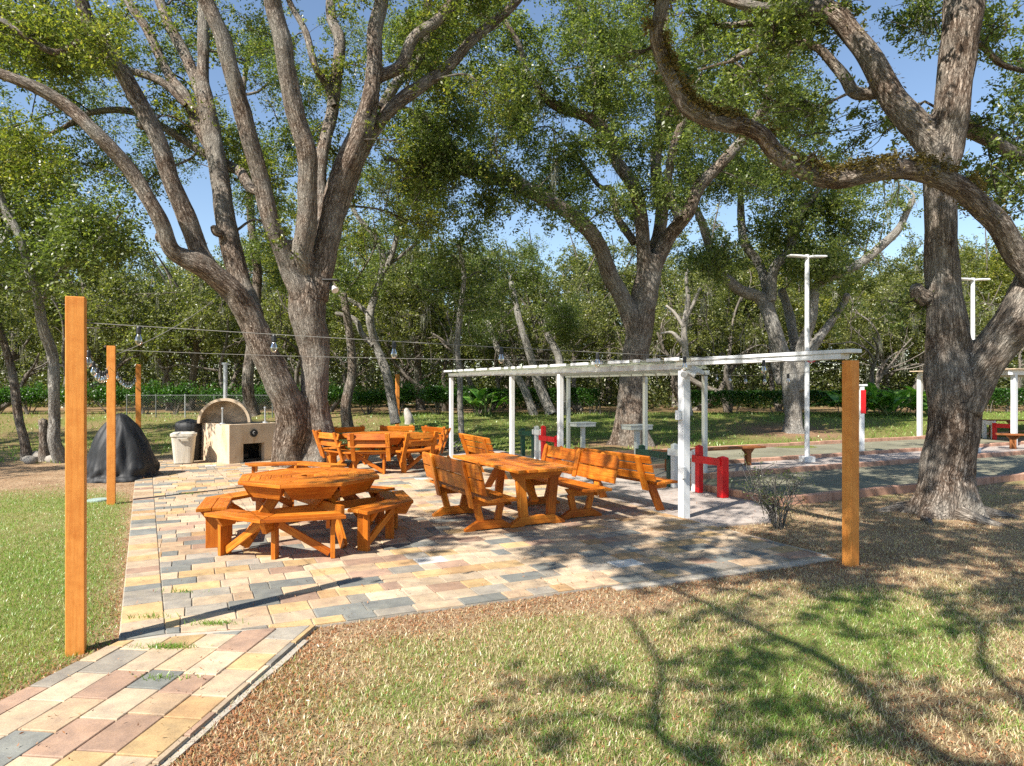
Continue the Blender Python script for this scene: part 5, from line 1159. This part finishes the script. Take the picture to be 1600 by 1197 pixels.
for i in range(3, 16):
    s = pr[i % 3]; x = -28 + i * 1.75 + random.uniform(-.2, .2)
    dup(s, (x, 32.5 + random.uniform(-.3, .3), .42), random.choice((0, math.pi)), (1, 1, random.uniform(.9, 1.15)), _k=kmap)
# clipped hedge at right
def hedge(label, x0, x1, y0, y1, h, z0, seed, sl=.0):
    g = np.random.default_rng(seed); L = x1 - x0; t = Tree(((x0 + x1) / 2, (y0 + y1) / 2, z0), seed); ang = math.atan2(y1 - y0, L)
    n = int(L * 1500); P_ = np.stack([g.uniform(-L / 2, L / 2, n), g.uniform(-.5, .5, n), .35 + (h - .35) * np.sqrt(g.random(n))], 1)
    fr_ = g.random(n) < .45; P_[fr_, 1] = g.normal(-.47, .05, fr_.sum()); tp = g.random(n) < .25; P_[tp, 2] = h + g.normal(0, .04, tp.sum())
    P_[:, 2] += np.array([mnoise.noise(Vector((p[0] * 1.3, p[1], 0))) * .08 for p in P_]); P_[:, 1] += (P_[:, 0] / L) * (y1 - y0); t.P.append(P_)
    for k in range(int(L * 2.2)):
        x = g.uniform(-L / 2, L / 2); y = (x / L) * (y1 - y0) - .2 + g.normal() * .15
        t.wlimb([(x, y, 0, .03), (x + g.normal() * .1, y, .35, .022), (x + g.normal() * .25, y, .7, .012)], step=.15, seg=5, rough=0)
    return t.finish('hedge', label, 'barkfar', 'leafhedge', (.1, .055), None, .4, 'hedge', 'stems')
hedge('long clipped green hedge behind the right courts', 8.2, 20.5, 33.0, 34.0, 1.05, .46, 101)
hedge('clipped hedge at the far right behind the second pergola', 22.3, 36, 34.2, 36, 1.15, .46, 102)
hedge('loose hedge behind the pergola left of the middle oak', -3.6, 4.2, 33.0, 33.0, 1.15, .46, 103)
# broad leaved tropical clump
def tropical(label, loc, seed, n=34, h=2.3):
    g = np.random.default_rng(seed); r = thing('tropical_plant', label, 'plant', loc, 0, 'broad leaved plants at the hedge'); V = []; Fq = []; ti = []
    for k in range(n):
        a = g.uniform(0, 6.28); L = g.uniform(.9, 1.5); wd = g.uniform(.14, .24); b0 = np.array([g.normal() * .5, g.normal() * .35, g.uniform(.1, .8)]); el = g.uniform(.7, 1.35); d = np.array([math.cos(a), math.sin(a), 0]); s = np.array([-d[1], d[0], 0]); m_ = 7; nb = len(V)
        for i in range(m_ + 1):
            f = i / m_; e = el - f * 1.3; b0 = b0 + (d * math.cos(e) + np.array([0, 0, math.sin(e)])) * L / m_; ww = wd * math.sin(math.pi * min(1, f * .92 + .08)) ; V += [b0 - s * ww + [0, 0, .06 * ww], b0, b0 + s * ww + [0, 0, .06 * ww]]
        for i in range(m_):
            for j in (0, 1): Fq.append((nb + 3 * i + j, nb + 3 * i + j + 1, nb + 3 * i + j + 4, nb + 3 * i + j + 3)); ti.append(g.uniform(.1, .9))
    npmesh('leaves', np.array(V), np.array(Fq), M['leafbroad'], r, tint=('FACE', 'FLOAT', ti))
    st = MB()
    for k in range(7): st.cyl((g.normal() * .3, g.normal() * .2, 0), (g.normal() * .4, g.normal() * .3, 1.0), .04, .02, 6)
    st.build('stems', M['leafstem'], r)
M['leafstem'] = mplain('green stems', (.12, .16, .05), .7)
tropical('tall broad leaved plant right of the orange corner post', (15.6, 31.2, .35), 111, 46)
tropical('broad leaved plant with bright leaves nearer the lamp post', (17.4, 31.6, .35), 112, 40)
tropical('low broad leaved plant by the right hedge', (19.2, 31.8, .35), 113, 30)
tropical('bright leafy plant right of the middle oak before the hedge', (-1.2, 31.0, .4), 114, 16)
M['fencewire'] = mplain('dull fence wire', (.13, .14, .13), .6, .2)
# chain link fence
def fence():
    t = thing('chain_link_fence', 'grey chain link fence running behind the left lawn', 'fence', (-17.2, 30.5, .38)); L = 6.5; h = 1.0
    for i in range(6):
        b = MB(); b.cyl((i * L / 5, 0, 0), (i * L / 5, 0, h + .06), .025, n=8); b.build('post', M['steel'] if i == 2 else M['fencewire'], t)
    b = MB(); b.cyl((0, 0, h), (L, 0, h), .013, n=6); b.build('top_rail', M['fencewire'], t)
    V = []; Fq = []; n = 0; sp = .11; w_ = .0022
    for s in (-1, 1):
        x = -h
        while x < L + h:
            a = (x, 0, 0) if s > 0 else (x, .004, h); b2 = (x + h, 0, h) if s > 0 else (x + h, .004, 0)
            if a[0] < 0: f = -a[0] / h; a = (0, a[1], a[2] + (b2[2] - a[2]) * f)
            if b2[0] > L: f = (L - x) / h; b2 = (L, b2[1], (h * f if s > 0 else h * (1 - f)))
            if x < L: V += [(a[0] - w_, a[1], a[2]), (a[0] + w_, a[1], a[2]), (b2[0] + w_, b2[1], b2[2]), (b2[0] - w_, b2[1], b2[2])]; Fq.append((n, n + 1, n + 2, n + 3)); n += 4
            x += sp
    npmesh('wire_mesh', V, Fq, M['fencewire'], t)
fence()
# brush pile, stump, rocks
t = Tree(gp(672, 702), 121)
for k in range(110):
    a = t.g.uniform(0, 3.14); L = t.g.uniform(.3, .9); c = t.g.normal(size=3) * np.array([.5, .3, .0]); c[2] = abs(t.g.normal()) * .16 * max(.2, 1 - abs(c[0])); d = np.array([math.cos(a), math.sin(a), t.g.normal() * .35]) * L / 2
    t.wlimb([(*(c - d), .018), (*(c + t.g.normal(size=3) * .05), .014), (*(c + d), .006)], step=.2, seg=5, rough=0)
t.finish('brush_pile', 'low heap of dead branches behind the garden benches', 'barkgrey', cat='brush pile', trunkname='branches')
b_ = gp(639, 671); t = Limbs(); t.tube(smooth_path([(0, 0, 0, .22), (.0, 0, .3, .2), (-.06, 0, .6, .17), (-.12, 0, .85, .09)], .06), 16, .3, (.2, .4, 3)); o = t.mesh('dead_stump', M['dead'], None); o.location = b_; tag(o, 'pale weathered stump beside the far orange post', 'stump')
for i, (x, y, s, lb) in enumerate(((48, 722, .16, 'small pale rock at the foot of the thin left trunk'), (62, 716, .22, 'larger rock between the left trunks'), (86, 720, .18, 'rock beside the leaning left tree'))):
    V = []; n = 12
    for a in range(7):
        for b2 in range(n):
            th = math.pi * a / 6; ph = 2 * math.pi * b2 / n; v = Vector((math.sin(th) * math.cos(ph), math.sin(th) * math.sin(ph), math.cos(th) * .7)); v *= s * (1 + .35 * mnoise.noise(v * 1.6 + Vector((i * 5, 0, 0)))); V.append(tuple(v))
    o = npmesh('rock', V, [(a * n + b2, (a + 1) * n + b2, (a + 1) * n + (b2 + 1) % n, a * n + (b2 + 1) % n) for a in range(6) for b2 in range(n)], M['rock'], None, True); o.location = gp(x, y) + Vector((0, 0, .04)); tag(o, lb, 'rock', 'rocks under the left trees')

# ------------------------------------------------------------------ wood behind: individual trees from four prototypes
def wood_tree(seed, h, spread, label, loc, leaf='leaffar', n=17, lean=0):
    t = Tree(loc, seed); g = t.g; top = []
    k = t.wlimb([(0, 0, -.1, .26), (lean * .2, .1, h * .15, .2), (lean * .5 + g.normal() * .2, 0, h * .32, .17), (lean + g.normal() * .3, g.normal() * .2, h * .5, .12)], step=.25, seg=10, flare=(.3, .4, 4))
    for i in range(6):
        a = i * 1.05 + g.normal() * .3; st = k[int(len(k) * g.uniform(.45, .98))]; rr = spread * g.uniform(.5, .95); zz = h * g.uniform(.55, .95)
        t.wlimb([(*st[:3], .1), (st[0] + math.cos(a) * rr * .4, st[1] + math.sin(a) * rr * .4, st[2] * .6 + zz * .4, .075), (st[0] + math.cos(a) * rr * .7 + g.normal() * .3, st[1] + math.sin(a) * rr * .7, st[2] * .25 + zz * .75, .05), (st[0] + math.cos(a) * rr, st[1] + math.sin(a) * rr, zz, .025)], step=.3, seg=6)
    for i in range(n):
        a = g.uniform(0, 6.28); q = math.sqrt(g.random()) * spread; z = h * (.28 + .67 * g.random() * (1 - .35 * q / spread)); r = g.uniform(.8, 1.5)
        t.blob((math.cos(a) * q, math.sin(a) * q, z), r, int(720 * r * r), tw=7, leafsp=.24)
    t.mossy(7, .6, 1.6, sc=.8)
    return t.finish('woodland_tree', label, 'barkfar', leaf, (.15, .075), 'trees of the wood behind the hedges', .52)
WP = [wood_tree(131, 12, 3.4, 'woodland tree in the belt behind the hedges', (-24, 38, .5), n=40), wood_tree(132, 11, 3.8, 'woodland tree in the belt behind the hedges', (-17.5, 37, .5), lean=.8, n=38),
      wood_tree(133, 13.5, 3.2, 'woodland tree in the belt behind the hedges', (-11, 39, .5), 'leafy', n=42), wood_tree(134, 11.5, 3.6, 'woodland tree in the belt behind the hedges', (-5, 37.5, .5), lean=-.9, n=40)]
def crooked(seed, h, label, loc, nb=13):
    t = Tree(loc, seed); g = t.g
    def wander(p, d, L, r, n, depth):
        pts = [(*p, r)]; p = np.array(p, float)
        for i in range(n):
            d = d + g.normal(size=3) * .34; d[2] += .08; d /= np.linalg.norm(d); p = p + d * L / n; pts.append((*p, max(.02, r * (1 - .75 * (i + 1) / n))))
        pth = t.wlimb(pts, step=.2, seg=8 if r > .06 else 6)
        if depth:
            for k in range(3 if depth > 1 else 2):
                q = pth[int(len(pth) * g.uniform(.35, .9))]; e = g.normal(size=3); e[2] = abs(e[2]) * .6; wander(q[:3], d * .35 + e * .6, L * g.uniform(.5, .75), q[3] * .75, 4, depth - 1)
    a = g.uniform(0, 6.28)
    for k in range(2): wander((k * .25, 0, -.1), np.array([math.cos(a + k * 3) * .45, math.sin(a + k * 3) * .2, 1.0]), h * g.uniform(.6, .8), .17 - k * .04, 6, 2)
    for i in range(nb): q = g.uniform(0, 6.28); rr = g.uniform(.6, 2.6); r = g.uniform(.5, 1.0); t.blob((math.cos(q) * rr, math.sin(q) * rr, h * g.uniform(.45, 1.0)), r, int(800 * r * r), tw=6, leafsp=.2)
    t.mossy(14, .5, 1.6, sc=.9)
    return t.finish('woodland_tree', label, 'barkfar', 'leaffar', (.12, .055), 'crooked grey trees at the edge of the wood', .6)
CP = [crooked(151, 6.5, 'crooked grey limbed tree at the near edge of the wood', (-9.5, 34.6, .5)), crooked(152, 7.5, 'crooked grey limbed tree at the near edge of the wood', (-14.5, 35, .5), 15), crooked(153, 6, 'crooked grey limbed tree at the near edge of the wood', (6.4, 35.2, .5), 12), crooked(154, 7, 'crooked grey limbed tree at the near edge of the wood', (-1.5, 34.8, .5), 12)]
kmap = {}
for o in bpy.data.objects:
    if o.parent: kmap.setdefault(o.parent.name, []).append(o)
r_ = random.Random(15)
for i, x in enumerate((-27, -23, -19, -12, -6.8, -4, 1.2, 3.6, 9.3, 11.6, 14, 17.3, 20, 23.4, 27)):
    dup(CP[i % 4], (x + r_.uniform(-.6, .6), 35.3 + r_.uniform(-.8, 1.6), .5), r_.uniform(0, 6.28), r_.uniform(.9, 1.2), _k=kmap)
r_ = random.Random(5); spots = []
for row, (y, x0, x1, dx) in enumerate(((41, 1.5, 40, 8.0), (49, -36, 42, 7.0), (59, -44, 52, 6.5))):
    x = x0
    while x < x1: spots.append((x + r_.uniform(-1.2, 1.2), y + r_.uniform(-1.8, 1.8), row)); x += dx
for i, (x, y, row) in enumerate(spots):
    s = WP[r_.choice((0, 1, 1, 3, 3, 0, 2))]; k = r_.uniform(.88, 1.12) * (1, 1.12, 1.25)[row]
    dup(s, (x, y, .5), r_.uniform(0, 6.28), (k, k, k * r_.uniform(.9, 1.1)), _k=kmap)
# undergrowth and far wood as one mass each
def mass(name, n, x0, x1, y0, y1, z0, z1, size, leaf, seed, tint=.5):
    g = np.random.default_rng(seed); k = n // 60; c = np.stack([g.uniform(x0, x1, k), g.uniform(y0, y1, k), z0 + (z1 - z0) * g.random(k) ** 1.2], 1)
    P_ = c[g.integers(0, k, n)] + g.normal(size=(n, 3)) * np.array([.7, .6, .45]) * (size / .22)
    P_[:, 2] = np.maximum(P_[:, 2], .5)
    o = crown_mesh(name, P_, M[leaf], size, size * .5, None, seed, np.clip(g.normal(tint, .22, n), 0, 1)); o['kind'] = 'stuff'
mass('undergrowth', 110000, -48, 55, 41, 54, .5, 3.2, .2, 'leaffar', 141, .35)
mass('far_wood', 190000, -75, 85, 60, 78, .5, 9.5, .42, 'leaffar', 142, .4)
